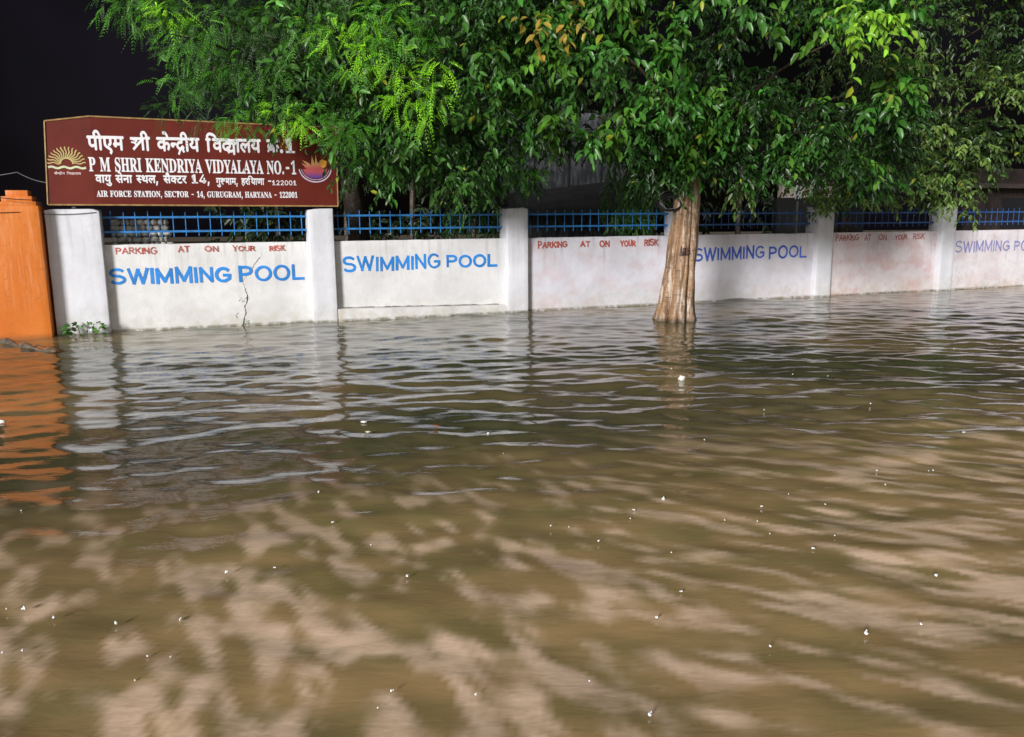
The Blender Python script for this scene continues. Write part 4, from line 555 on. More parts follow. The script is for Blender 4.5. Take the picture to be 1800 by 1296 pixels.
(453,(399,-10,54,-10,54,51,227,236,253,264,274,289,290,310,301,331,308,350,310,371,307,394,299,413,286,429,269,440,248,447,224,449,198,447,177,439,160,426,148,409,140,387,136,352,54,352,61,407,78,447,104,480,138,505,179,521,225,526,270,521,311,505,344,482,370,450,386,414,391,373,388,343,380,314,366,285,344,253,314,216,274,173,163,56,163,67,399,67),(27,29,28,27,30,29,26,30,27,26,31,30,25,31,26,25,32,31,24,15,25,15,32,25,15,14,32,14,33,32,24,16,15,23,16,24,13,33,14,23,17,16,12,33,13,23,18,17,11,33,12,23,19,18,11,34,33,10,34,11,23,20,19,22,20,23,9,34,10,22,21,20,9,35,34,8,35,9,7,35,8,7,36,35,6,36,7,6,37,36,5,37,6,4,37,5,4,38,37,3,38,4,3,39,38,2,39,3,2,40,39,2,42,40,42,41,40,2,43,42,2,0,43,1,0,2)),
(453,(423,95,30,95,30,161,241,519,328,519,119,163,119,173,423,173,353,-10,272,-10,272,121,272,146,272,328,353,328),(2,4,3,2,6,4,6,5,4,11,13,12,11,8,13,2,7,6,2,11,7,11,0,7,1,11,2,1,10,11,8,0,11,1,9,10,9,0,1,9,8,0)),
(188,(93,-131,24,-131,57,83,153,83),(1,3,2,1,0,3)),
(188,(136,0,118,-12,95,-17,73,-12,54,0,42,19,37,41,42,63,54,82,73,95,95,99,118,95,136,82,149,63,153,41,149,19),(9,11,10,9,12,11,8,12,9,7,12,8,7,13,12,6,13,7,6,14,13,6,15,14,5,15,6,5,0,15,4,0,5,4,1,0,3,1,4,2,1,3)),
(453,(102,256,349,256,349,176,102,176),(3,1,0,3,2,1)),
)
G = {k: (a/1000., np.array(v).reshape(-1, 2)/1000., np.array(f).reshape(-1, 3)) for k, (a, v, f) in zip(GLYPH_KEYS, GLYPH_DATA)}
assert len(GLYPH_KEYS) == len(GLYPH_DATA)
HL = max(v[1] for v in G['म'][1])          # headline height of the letters
def glyph_line(tokens, bold=0.0):
    """list of (verts, faces); unit: 1 em"""
    x = 0; parts = []; last = (0, 0.3)
    def put(k, dx=0, dy=0, sx=1, sy=1):
        a, V, F = G[k]; 
        for bx, bz in (((0, 0), (bold, 0), (bold*.5, bold*.6), (bold*.5, -bold*.6)) if (bold and k[0] not in 'BD') else ((0, 0),)): parts.append((V*[sx, sy]+[x+dx+bx, dy+bz], F))
        return a*sx
    def stroke(pts, w=.075):
        m = MB(); m.ribbon([(x+a, b) for a, b in pts], w); parts.append((np.array([(v[0], v[2]) for v in m.v]), m.f))
    for t in tokens:
        if t == ' ': x += .24; continue
        if t == 'SHRA':
            a_, V, F = G['श']; k = V[:, 0].max()*.62; sel = [f for f in F if V[f, 0].max() < k]
            for q in (0, .03): parts.append((np.stack([V[:, 0]*.95+x+q, HL-(HL-V[:, 1])*.66], 1), np.array(sel)))
            stroke([(0, HL-.035), (.46, HL-.035)]); stroke([(.40, HL), (.40, 0)]); stroke([(.40, .30), (.24, .17), (.08, .02)], .075)
            a = .46
        elif t == 'DRA':
            a = put('द'); stroke([(a*.62, .10), (a*.30, -.10)], .06)
        elif t == 'KRA':
            a = put('क'); stroke([(a*.46, .22), (a*.08, .02)], .07)
        elif t == 'GRA':
            a = put('ग'); stroke([(a*.72, .24), (a*.42, .10)], .065)
        elif t == 'DYA':
            a = put('द', sx=.9); x += a*.62; a = put('य', 0, -.07, .92, .92); stroke([(0, HL-.035), (a, HL-.035)])
        elif t == 'RUU':
            a = put('र'); put('ू', a+.06, .30, .9, .9); a += .17; stroke([(0, HL-.035), (a, HL-.035)])
        else:
            a = put(t, sy=.85) if t[0] == 'D' else put(t)
        x += a
    return parts
def line_mesh(name, tokens, u0, u1, zb, zh, mat, parent, y, slope=0.0, ref=None):
    """zb baseline, zh height of the headline / capitals"""
    parts = glyph_line(tokens, .034); allv = np.concatenate([p[0] for p in parts]); x0, x1 = allv[:, 0].min(), allv[:, 0].max()
    sx = (u1-u0)/(x1-x0); ref = ref or HL; sy = (zh-zb)/ref; mb = MB()
    for i, (V, F) in enumerate(parts):
        yy = y-.00025*(i % 8)
        mb.add([(u0+(a-x0)*sx, yy, zb+b*sy+slope*(u0+(a-x0)*sx-u0)) for a, b in V], [tuple(f) for f in F])
    return mb.build(name, mat, parent)
sg = empty('school_sign', WL(-2.05, -.02, 1.96), WTH)
tag(sg, 'wide maroon school signboard with white Hindi and English lettering standing on top of the wall', 'signboard')
def SX(u): return u+2.05
def SZ(z): return z-1.96
def board_mat():
    t = NT('maroon_board'); n = t.noise(1.5, 4, .6); seam = t.noise(1, 3, .5, t.map(scale=(.3, 1, 14)))
    c = t.mix(t.ramp(n, .3, .7), (.115, .017, .011), (.155, .022, .013)); c = t.mix(t.math('MULTIPLY', t.ramp(seam, .6, .68), .3), c, (.09, .012, .01))
    t.col(c).set(Roughness=.42); t.b.inputs['Specular IOR Level'].default_value = .25; t.bump(t.noise(2.5, 2), .15, .03); return t.m
m_bd = board_mat(); m_gold = plain('gold_frame', (.40, .25, .10), .4, .25, 10); m_wl = plain('white_lettering', (.86, .86, .90), .5, .04, 5)
OUT = [(-4.235, 1.985), (-4.165, 3.20), (-3.56, 3.285), (-.77, 3.245), (.105, 3.235), (.085, 1.955)]
OUT = [(SX(a), SZ(b)) for a, b in OUT]
bd = MB(); n = len(OUT)
# the left end of the sheet is folded back a little
def yb(x): return 0.0+max(0, (SX(-3.56)-x))*.05
bd.v = [(a, yb(a), b) for a, b in OUT]+[(a, yb(a)+.05, b) for a, b in OUT]+[(SX(-3.60), 0.0, SZ(1.981)), (SX(-3.60), .05, SZ(1.981))]
F0 = [(0, 12, 2, 1), (12, 5, 4, 3, 2)]
bd.f = F0+[(13-0*1, 6, 7, 8), (8, 9, 10, 11, 13)]+[(1, 2, 8, 7), (2, 3, 9, 8), (3, 4, 10, 9), (4, 5, 11, 10), (5, 12, 13, 11), (12, 0, 6, 13), (0, 1, 7, 6)]
bd.build('board', m_bd, sg)
fr = MB(); loop = [0, 1, 2, 3, 4, 5, 12]
for i in range(len(loop)):
    a = Vector(bd.v[loop[i]]); b = Vector(bd.v[loop[(i+1) % len(loop)]])
    fr.tube([a+Vector((0, -.006, 0)), b+Vector((0, -.006, 0))], .0125, 6)
fr.build('frame', m_gold, sg)
for x in (-3.9, -.25):
    MB().box(SX(x)-.025, SX(x)+.025, .055+yb(SX(x)), .10+yb(SX(x)), -.5 if x not in (-3.9, -.25) else -.03, 1.15).build('post', plain('steel_post', (.10, .10, .11), .6), sg)
yt = -.004
line_mesh('lettering', ['प','ी','ए','म',' ','SHRA','ी',' ','क','े','न_','DRA','ी','य',' ','ि','व','DYA','ा','ल','य',' ','KRA','B.','D1'], SX(-3.625), SX(-.575), SZ(2.80), SZ(2.995), m_wl, sg, yt, .004)
def eng(s): return [' ' if c == ' ' else 'B'+c for c in s]
CH = max(v[1] for v in G['BH'][1])
line_mesh('lettering', eng('P M SHRI KENDRIYA VIDYALAYA NO.-1'), SX(-3.63), SX(-.575), SZ(2.485), SZ(2.690), m_wl, sg, yt, -.004, CH)
line_mesh('lettering', ['व','ा','य','ु',' ','स','े','न','ा',' ','स_','थ','ल','B,',' ','स','ै','क_','ट','र',' ','D1','D4','B,'], SX(-3.56), SX(-1.925), SZ(2.315), SZ(2.425), m_wl, sg, yt, .0)
line_mesh('lettering', ['ग','ु','RUU','GRA','ा','म','B,',' ','ह','र','ि','य','ा','ण','ा',' ','B-'], SX(-1.83), SX(-.98), SZ(2.30), SZ(2.395), m_wl, sg, yt, .0)
line_mesh('lettering', ['D1','D2','D2','D0','D0','D1'], SX(-.965), SX(-.58), SZ(2.295), SZ(2.385), m_wl, sg, yt, .0, max(v[1] for v in G['D0'][1]))
line_mesh('lettering', eng('AIR FORCE STATION, SECTOR - 14, GURUGRAM, HARYANA - 122001'), SX(-3.56), SX(-.575), SZ(2.105), SZ(2.195), m_wl, sg, yt, -.004, CH)
# sun emblem
m_sun = plain('dull_gold_print', (.52, .42, .16), .5, .15, 8); m_wave = plain('pale_green_print', (.62, .70, .45), .5, .1, 8)
yl = -.004
def emb_y(mb): mb.v = [(x, y+yb(x), z) for x, y, z in mb.v]
e = MB(); cx, cz = SX(-3.925), SZ(2.585)
for i in range(15):
    a = R(4+172*i/14); pts = []
    for j in range(9):
        t = j/8; r_ = .085+.175*t; w = .010*math.sin(t*9)
        pts.append((cx+r_*1.0*math.cos(a)-w*math.sin(a), cz+r_*.97*math.sin(a)+w*math.cos(a)))
    e.ribbon(pts, .017, yl)
e.ribbon(arc(cx, cz, .085, .085, 0, 180, 12), .02, yl)
emb_y(e); e.build('sun_emblem', m_sun, sg)
e = MB(); e.ribbon([(cx-.255+.51*j/20, cz-.052+.012*math.sin(j*.95)) for j in range(21)], .030, yl); emb_y(e); e.build('wave_emblem', m_wave, sg)
e1 = line_mesh('emblem_caption', ['क','े','न_','DRA','ी','य',' ','ि','व','DYA','ा','ल','य'], cx-.18, cx+.18, cz-.155, cz-.125, plain('pink_print', (.75, .55, .55), .5), sg, yl+.012)
# lotus emblem
lx, lz = SX(-.265), SZ(2.53)
def lotus_mat():
    t = NT('lotus_print'); z = t.sepz()['Z']
    c = t.mix(t.ramp(z, lz-.13, lz+.02), (.10, .045, .30), (.55, .10, .10)); c = t.mix(t.ramp(z, lz+.02, lz+.18), c, (.80, .50, .17))
    t.col(c).set(Roughness=.5); return t.m
e = MB(); e.ribbon(arc(lx, lz+.055, .262, .235, 188, 352, 24), .020, yl); e.ribbon(arc(lx, lz+.055, .225, .200, 190, 350, 24), .008, yl); e.build('ring_emblem', plain('lilac_print', (.66, .58, .75), .5), sg)
e = MB(); e.poly(arc(lx, lz+.04, .195, .165, 185, 355, 16), yl)
e.poly([(lx-.16, lz+.05), (lx-.215, lz+.12), (lx-.12, lz+.085), (lx-.03, lz-.02), (lx-.08, lz-.04)], yl); e.poly([(lx-.13, lz+.09), (lx-.20, lz+.165), (lx-.09, lz+.12), (lx-.02, lz+.02), (lx-.07, lz+.0)], yl)
e.poly([(lx-.07, lz), (lx-.06, lz+.13), (lx-.045, lz+.25), (lx-.01, lz+.13), (lx+.06, lz-.02)], yl); e.poly([(lx+.01, lz), (lx-.0, lz+.12), (lx+.015, lz+.27), (lx+.04, lz+.14), (lx+.15, lz+.02)], yl)
e.poly([(lx+.04, lz-.04), (lx+.10, lz+.02), (lx+.20, lz+.035), (lx+.13, lz-.07)], yl)
e.build('lotus_emblem', lotus_mat(), sg)
e = MB(); e.poly(arc(lx+.125, lz+.115, .062, .068, 0, 345, 16), yl); e.poly([(lx+.14, lz+.16), (lx+.20, lz+.165), (lx+.18, lz+.11)], yl); e.build('disc_emblem', plain('amber_print', (.80, .38, .06), .5), sg)

# ------------------------------------------------------------------ foliage machinery
TPL6 = (np.array([(0, 0, 0), (.5, .30, .12), (.42, .68, .08), (0, 1, -.16), (-.42, .68, .08), (-.5, .30, .12), (0, .5, -.02)]),
        np.array([(0, 1, 6), (1, 2, 6), (2, 3, 6), (3, 4, 6), (4, 5, 6), (5, 0, 6)]))
TPL4 = (np.array([(0, 0, 0), (.5, .42, .06), (0, 1, -.10), (-.5, .42, .06)]), np.array([(0, 1, 2), (0, 2, 3)]))
def norm(a): return a/np.maximum(1e-9, np.linalg.norm(a, axis=-1, keepdims=True))
def leaf_mesh(name, pos, d, nrm, ln, wd, tint, tpl, mat, parent):
    V, F = tpl; n = len(pos); y = norm(d); z = norm(nrm-(nrm*y).sum(-1, keepdims=True)*y); x = np.cross(y, z)
    P = pos[:, None]+V[None, :, 0, None]*wd[:, None, None]*x[:, None]+V[None, :, 1, None]*ln[:, None, None]*y[:, None]+V[None, :, 2, None]*(ln*.9)[:, None, None]*z[:, None]
    m = len(V); Fi = (F[None]+np.arange(n)[:, None, None]*m).reshape(-1, 3)
    me = bpy.data.meshes.new(name); me.vertices.add(n*m); me.vertices.foreach_set('co', P.astype(np.float32).ravel())
    me.loops.add(Fi.size); me.loops.foreach_set('vertex_index', Fi.astype(np.int32).ravel())
    me.polygons.add(len(Fi)); me.polygons.foreach_set('loop_start', np.arange(0, Fi.size, 3, dtype=np.int32)); me.polygons.foreach_set('loop_total', np.full(len(Fi), 3, np.int32))
    me.polygons.foreach_set('use_smooth', np.ones(len(Fi), bool)); me.update(calc_edges=True)
    ca = me.color_attributes.new('tint', 'FLOAT_COLOR', 'POINT'); c = np.concatenate([np.repeat(tint, m, 0), np.ones((n*m, 1))], 1)
    ca.data.foreach_set('color', c.astype(np.float32).ravel()); me.materials.append(mat)
    o = bpy.data.objects.new(name, me); COL.objects.link(o)
    if parent: o.parent = parent; o.matrix_parent_inverse = Matrix.Translation(-Vector(parent.location))
    return o
class Leaves:
    def __init__(s): s.a = []
    def add(s, *x): s.a.append(x)
    def build(s, name, tpl, mat, parent):
        c = [np.concatenate([q[i] for q in s.a]) for i in range(6)]; return leaf_mesh(name, *c, tpl, mat, parent)
def tints(n, base, var=.25, yel=0.0, yelc=(.30, .34, .03)):
    base = np.array(base); t = base*np.exp(rng.normal(0, var, (n, 1)))*(1+rng.normal(0, .06, (n, 3)))
    k = rng.random(n) < yel; t[k] = np.array(yelc)*(1+rng.normal(0, .15, (k.sum(), 1))); return np.clip(t, .004, .8)
def broad_clump(L, c, r, ns, base, ll=.118, per=8, yel=.01, face=(-.1, -1, .25)):
    """ns leafy twigs round centre c, radius vector r; leaves hang from each twig"""
    p = norm(rng.normal(size=(ns, 3)))*(rng.random((ns, 1))**.45)*r+c
    out = norm((p-c)/r+np.array(face)*.5+rng.normal(0, .35, (ns, 3))+np.array([0, 0, -.25])); tl = .26*rng.uniform(.7, 1.3, (ns, 1))
    t = np.linspace(.1, 1, per)[None, :, None]; P = p[:, None]+out[:, None]*tl[:, None]*t+np.array([0, 0, -1])*(tl[:, None]*t)**2*1.4
    side = norm(np.cross(out, np.array([0, 0, 1])+rng.normal(0, .3, (ns, 3)))); sg_ = np.where(np.arange(per) % 2 == 0, 1, -1)[None, :, None]
    d = norm(out[:, None]*.55+side[:, None]*sg_*.75+np.array([0, 0, -.75])+rng.normal(0, .28, (ns, per, 3)))
    nr = norm(np.array(face)*.6+np.array([0, 0, .55])+side[:, None]*sg_*.35+rng.normal(0, .45, (ns, per, 3)))
    n = ns*per; ln = ll*rng.uniform(.65, 1.2, n); tw = np.repeat(np.exp(rng.normal(0, .18, ns)), per)[:, None]
    L.add(P.reshape(-1, 3), d.reshape(-1, 3), nr.reshape(-1, 3), ln, ln*rng.uniform(.34, .46, n), tints(n, base, .22, yel)*tw)
def neem_clump(L, c, r, ns, base, ll=.056, pairs=9, yel=0, face=(-.1, -1, .2)):
    p = norm(rng.normal(size=(ns, 3)))*(rng.random((ns, 1))**.45)*r+c
    out = norm((p-c)/r*.8+np.array(face)*.3+rng.normal(0, .45, (ns, 3))+np.array([0, 0, -.35])); tl = .21*rng.uniform(.7, 1.25, (ns, 1))
    t = np.linspace(.12, 1, pairs)[None, :, None]; P = p[:, None]+out[:, None]*tl[:, None]*t+np.array([0, 0, -1])*(tl[:, None]*t)**2*1.8
    pn = norm(np.array(face)*.7+np.array([0, 0, .5])+rng.normal(0, .4, (ns, 3))); side = norm(np.cross(out, pn))
    for s_ in (1, -1):
        d = norm(side[:, None]*s_*.85+out[:, None]*.75+np.array([0, 0, -.25])+rng.normal(0, .1, (ns, pairs, 3)))
        nr = pn[:, None]+rng.normal(0, .18, (ns, pairs, 3)); n = ns*pairs
        ln = (ll*np.sin(np.linspace(.7, 2.6, pairs))[None, :]*rng.uniform(.8, 1.2, (ns, 1))*np.ones((ns, pairs))).ravel()
        tw = np.repeat(np.exp(rng.normal(0, .2, ns)), pairs)[:, None]
        L.add(P.reshape(-1, 3), d.reshape(-1, 3), nr.reshape(-1, 3), ln, ln*.27, tints(n, base, .12, yel)*tw)
def weep_clump(L, c, r, ns, base, ll=.17, per=9):
    p = norm(rng.normal(size=(ns, 3)))*(rng.random((ns, 1))**.45)*r+c; t = np.linspace(0, 1, per)[None, :, None]
    dr = norm(rng.normal(0, .25, (ns, 3))+np.array([0, -.1, -1])); P = p[:, None]+dr[:, None]*.5*t
    d = norm(dr[:, None]+rng.normal(0, .35, (ns, per, 3))); nr = norm(np.array([-.1, -1, .3])+rng.normal(0, .5, (ns, per, 3))); n = ns*per
    ln = ll*rng.uniform(.7, 1.2, n); L.add(P.reshape(-1, 3), d.reshape(-1, 3), nr.reshape(-1, 3), ln, ln*.18, tints(n, base, .25))
def A(px, py, d): return np.array(at(px, py, d))
def PX(d): return d/FPX          # metres per photo pixel at distance d
def bark(name, c, dark, pale=(.55, .46, .38), rough=.38):
    t = NT(name); n = t.noise(4, 6, .65, t.map(scale=(1, 1, .5))); ln = t.noise(4.5, 6, .75, t.map(scale=(1.0, 1.0, 9)), .4); sp = t.noise(14, 4, .7)
    co = t.mix(t.ramp(n, .35, .66), c, tuple(x*.50 for x in c))
    co = t.mix(t.math('MULTIPLY', t.ramp(t.noise(3, 5, .65, t.map(scale=(4, 4, .6))), .50, .64), .75), co, pale)
    co = t.mix(t.math('MULTIPLY', t.ramp(ln, .56, .64), .85), co, dark); co = t.mix(t.math('MULTIPLY', t.ramp(sp, .60, .70), .6), co, dark)
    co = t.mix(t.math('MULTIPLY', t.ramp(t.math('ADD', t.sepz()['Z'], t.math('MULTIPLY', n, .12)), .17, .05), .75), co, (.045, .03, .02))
    t.col(co).set(Roughness=rough); t.l.new(t.ramp(sp, .35, .65, rough*.6, rough*1.5), t.b.inputs['Roughness'])
    t.bump(t.math('ADD', t.math('MULTIPLY', ln, -1.0), t.math('ADD', n, sp)), .8, .016); return t.m
m_bark = bark('wet_tan_bark', (.37, .215, .110), (.05, .028, .018), (.70, .61, .52), .28); m_dbark = bark('dark_bark', (.06, .042, .028), (.02, .015, .01), (.09, .07, .05), .6)
def limbs(mb, base, ends, r0, wob=.25, twigs=0):
    base = Vector(base)
    for e_ in ends:
        e_ = Vector([float(q) for q in e_]); n = 9; pts = []; w = Vector((random.uniform(-1, 1), random.uniform(-1, 1), random.uniform(-.4, .6)))*wob
        for i in range(n):
            t = i/(n-1); pts.append(base.lerp(e_, t)+w*math.sin(t*math.pi)+Vector((0, 0, .35*math.sin(t*math.pi))))
        mb.tube(pts, [r0*(1-.88*i/(n-1)) for i in range(n)], 7)

# ------------------------------------------------------------------ the leaning street tree
TX, TY = 2.76, 13.79
street = empty('street_tree', (TX, TY, 0))
tag(street, 'broadleaf tree with a smooth tan fluted trunk leaning in the water before the wall', 'tree')
def trunk_c(z): return Vector((TX+.105*z-.012*z*z, TY+.02*z, z))
GROOVES = [(-.66, .15, .34, .75), (.02, .12, .26, 1.5), (.50, .15, .38, .6), (1.25, .14, .3, .9), (-1.45, .16, .3, .9), (2.2, .2, .3, 1.), (3.1, .2, .3, 1.), (-2.3, .2, .3, 1.)]
def trunk_r(th, z):
    R0 = .246+.145*math.exp(-max(z+.05, 0)*2.6)+.018*max(0, .9-z)-.040*max(0, z-1.2); s_ = 0
    for a, w, dp, k in GROOVES:
        aa = a+.10*math.sin(z*1.6+a*3)*min(1, max(z, 0)); d = (th-aa+math.pi) % (2*math.pi)-math.pi; s_ += 1.45*dp*math.exp(-abs(d/w)**1.5)*(math.exp(-max(z+.1, 0)*k)*.95+.10)
    return R0*(1-s_)+.008*math.sin(3*th+z*1.7)+.006*math.sin(5*th+z*4)+.006*math.sin(z*9+th*2)
# lobe angles are measured from the side facing the camera (-y)
tk = MB(); NTH = 180; zs = list(np.linspace(-.5, 2.5, 76))
for z in zs:
    c = trunk_c(z)
    for j in range(NTH):
        th = 2*math.pi*j/NTH; r_ = trunk_r(th, z); r_ += .004*vnoise((math.cos(th)*3, math.sin(th)*3, z*10))
        tk.v.append((c.x+r_*math.sin(th)-TX, c.y-r_*math.cos(th)-TY, z))
for i in range(len(zs)-1):
    for j in range(NTH): tk.f.append((i*NTH+j, i*NTH+(j+1) % NTH, (i+1)*NTH+(j+1) % NTH, (i+1)*NTH+j))
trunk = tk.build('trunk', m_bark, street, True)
mk = MB()   # number painted on the trunk
def onbark(u, z, lift):
    th = u/.27; c = trunk_c(z); r_ = trunk_r(th, z)+lift; return (c.x+r_*math.sin(th)-TX, c.y-r_*math.cos(th)-TY, z)
def barkstroke(pts, w, lift):
    m = MB(); dense = []
    for a, b in zip(pts[:-1], pts[1:]):
        for t in np.linspace(0, 1, 6)[:-1]: dense.append((a[0]+(b[0]-a[0])*t, a[1]+(b[1]-a[1])*t))
    dense.append(pts[-1]); m.ribbon(dense, w, 0); mk.add([onbark(v[0], v[2], lift) for v in m.v], m.f)
for i, st in enumerate([[(-.085, 1.10), (-.075, 1.25), (-.05, 1.10)], [(-.03, 1.11), (-.03, 1.22)], [(-.03, 1.20), (.01, 1.21)], [(.01, 1.11), (.01, 1.22)], [(.045, 1.10), (.045, 1.22)], [(.045, 1.16), (.085, 1.16)], [(.085, 1.10), (.09, 1.23)], [(-.09, 1.10), (.10, 1.105)], [(-.04, 1.12), (.0, 1.15)]]):
    barkstroke(st, .021, .008+.0004*i)
mk.build('painted_mark', plain('dark_red_paint', (.04, .012, .014), .6, .3, 20), trunk)

Lm = Leaves(); br = MB()
top = trunk_c(2.3)
DG = (.026, .088, .014); MG = (.048, .175, .022); DD = (.014, .048, .009); YG = (.22, .46, .035); OL = (.060, .115, .022)  # deep-crown shade painted into DG and DD, front leaves brighter
def hollow(px, py):
    """bare pockets in the street tree's crown"""
    return any(((px-a)/w)**2+((py-b)/h)**2 < 1 for a, b, w, h in ((1345, 95, 75, 48), (1480, 135, 85, 45), (1030, 165, 40, 55), (1240, 30, 45, 35), (1560, 60, 35, 40)))
def field(L, fn, xr, yfun, dr, dens, base, rad=(.32, .5), gap=.0, seed=0, ytop=-260, **kw):
    """scatter clumps through a crown volume bounded below by yfun"""
    n = 0
    area = 0
    for _ in range(dens):
        px = random.uniform(*xr); yb_ = yfun(px); py = ytop+(yb_-ytop)*random.random()**.85
        hfac = min(1, max(0, (yb_-py)/260.0)); d0 = dr[0]+(dr[1]-dr[0])*(1-hfac)*.55; d = random.uniform(d0, dr[1])
        c = A(px, py, d); g_ = vnoise(tuple(c*.8+seed))
        if g_ < gap or (kw.get('void') and hollow(px, py)): continue
        r_ = random.uniform(*rad); rr = np.array([r_, r_*.8, r_*.62]); fn(L, c, rr, kw.get('ns', 16), base(px, py, d) if callable(base) else base, **{k: v for k, v in kw.items() if k not in ('ns', 'void')}); n += 1
    return n
def interp(tab): 
    xs_, ys_ = zip(*tab); return lambda x: float(np.interp(x, xs_, ys_))
# lower edge of the street tree's crown in metres, expressed along the view
ylow = interp([(860, 235), (930, 245), (1000, 245), (1060, 255), (1120, 290), (1180, 300), (1215, 318), (1260, 300), (1300, 330), (1400, 330), (1480, 335), (1560, 320), (1620, 300)])
field(Lm, broad_clump, (880, 1600), ylow, (11.0, 14.6), 400, lambda x, y, d: DG if random.random() < .5 else DD, (.28, .46), -.01, 3.0, ns=15, void=1)
for px, py, d, r_, ns, c in [(1210, 285, 13.2, .30, 16, MG), (1195, 305, 13.4, .2, 10, MG), (1330, 300, 13.2, .34, 16, MG), (1300, 320, 13.4, .25, 10, OL), (1050, 120, 9.5, .28, 12, DG), (1090, 90, 9.3, .2, 8, MG),
                          (1180, 175, 11.5, .35, 18, MG), (1320, 190, 12.0, .34, 15, MG), (960, 200, 12.5, .4, 16, DG), (1420, 240, 12.6, .4, 18, MG), (1500, 290, 13.2, .4, 18, DG), (1130, 230, 12.4, .35, 16, MG), (1250, 225, 12.4, .3, 14, MG)]:
    broad_clump(Lm, A(px, py, d), np.array([r_, r_*.7, r_*.8]), ns, c)
for i in range(230):
    px = random.uniform(890, 1600); py = random.uniform(-60, ylow(px)-5); d = 11.0+2.6*max(0, py)/320*1.0+random.uniform(-.5, .8)
    if hollow(px, py) or vnoise((px/90, py/90, 3.3)) < -.18: continue
    broad_clump(Lm, A(px, py, d), np.array([.16, .12, .12]), random.randint(2, 5), MG if random.random() < .6 else (.09, .23, .025), .175, 6)
# young sprays at the top, nearness to a lamp painted as bright yellow-green
for px, py, d, r_, ns in [(1500, 20, 7.4, .20, 8), (1545, 25, 7.6, .18, 6), (1490, 60, 7.3, .12, 4), (1430, 20, 7.8, .2, 7)]:
    broad_clump(Lm, A(px, py, d), np.array([r_, r_*.6, r_*.5]), ns, YG if px > 1450 else MG, .105)
for px, py, d in [(955, 70, 8.6), (985, 50, 8.7), (930, 78, 8.6), (1000, 45, 8.7)]:
    broad_clump(Lm, A(px, py-12, d), np.array([.08, .06, .05]), 2, (.36, .27, .04), .13, 5)
Lm.build('crown', TPL6, M_LEAF, street)
for px, py, d in [(1010, 150, 12.5), (1100, 180, 12.6), (1180, 60, 12.8), (1300, 120, 12.8), (1400, 200, 13), (1330, 250, 13.4), (1500, 60, 11), (1480, 230, 13), (1120, 250, 13.4), (1250, 40, 13.5), (1560, 150, 13.5), (1000, 40, 11)]:
    limbs(br, top, [A(px, py, d)], .05, .3)
limbs(br, trunk_c(1.95)+Vector((-.1, .05, 0)), [A(1150, 260, 14.1), A(1168, 230, 14.1), A(1135, 290, 14.1)], .09, .05)
br.v = [(x-TX, y-TY, z) for x, y, z in br.v]
br.build('branches', m_dbark, street, True)

# black cable coiled round the fork
cc = trunk_c(1.93)+Vector((-.27, -.14, 0)); cb = MB()
for i in range(4):
    ph = random.random()*6; rr = .125+.022*i; tl_ = Vector((random.uniform(-.3, .3), 0, random.uniform(-.2, .2)))
    pts = [cc+Vector((rr*math.cos(q+ph)*(1.15), .03*i-.04+.05*math.sin(q*1+i), rr*.85*math.sin(q+ph)+.02*i)) for q in np.linspace(0, 2*math.pi*.97, 28)]
    cb.tube(pts, .016+.005*(i % 2), 7)
cb.tube([cc+Vector((.1, 0, .1)), cc+Vector((.12, .05, .35)), cc+Vector((.0, .1, .7)), cc+Vector((.1, .1, 1.1))], .011, 6)
tag(cb.build('coiled_cable', plain('black_rubber', (.012, .012, .013), .35), None, True), 'black cable coiled in loops against the upper trunk of the leaning tree', 'cable')

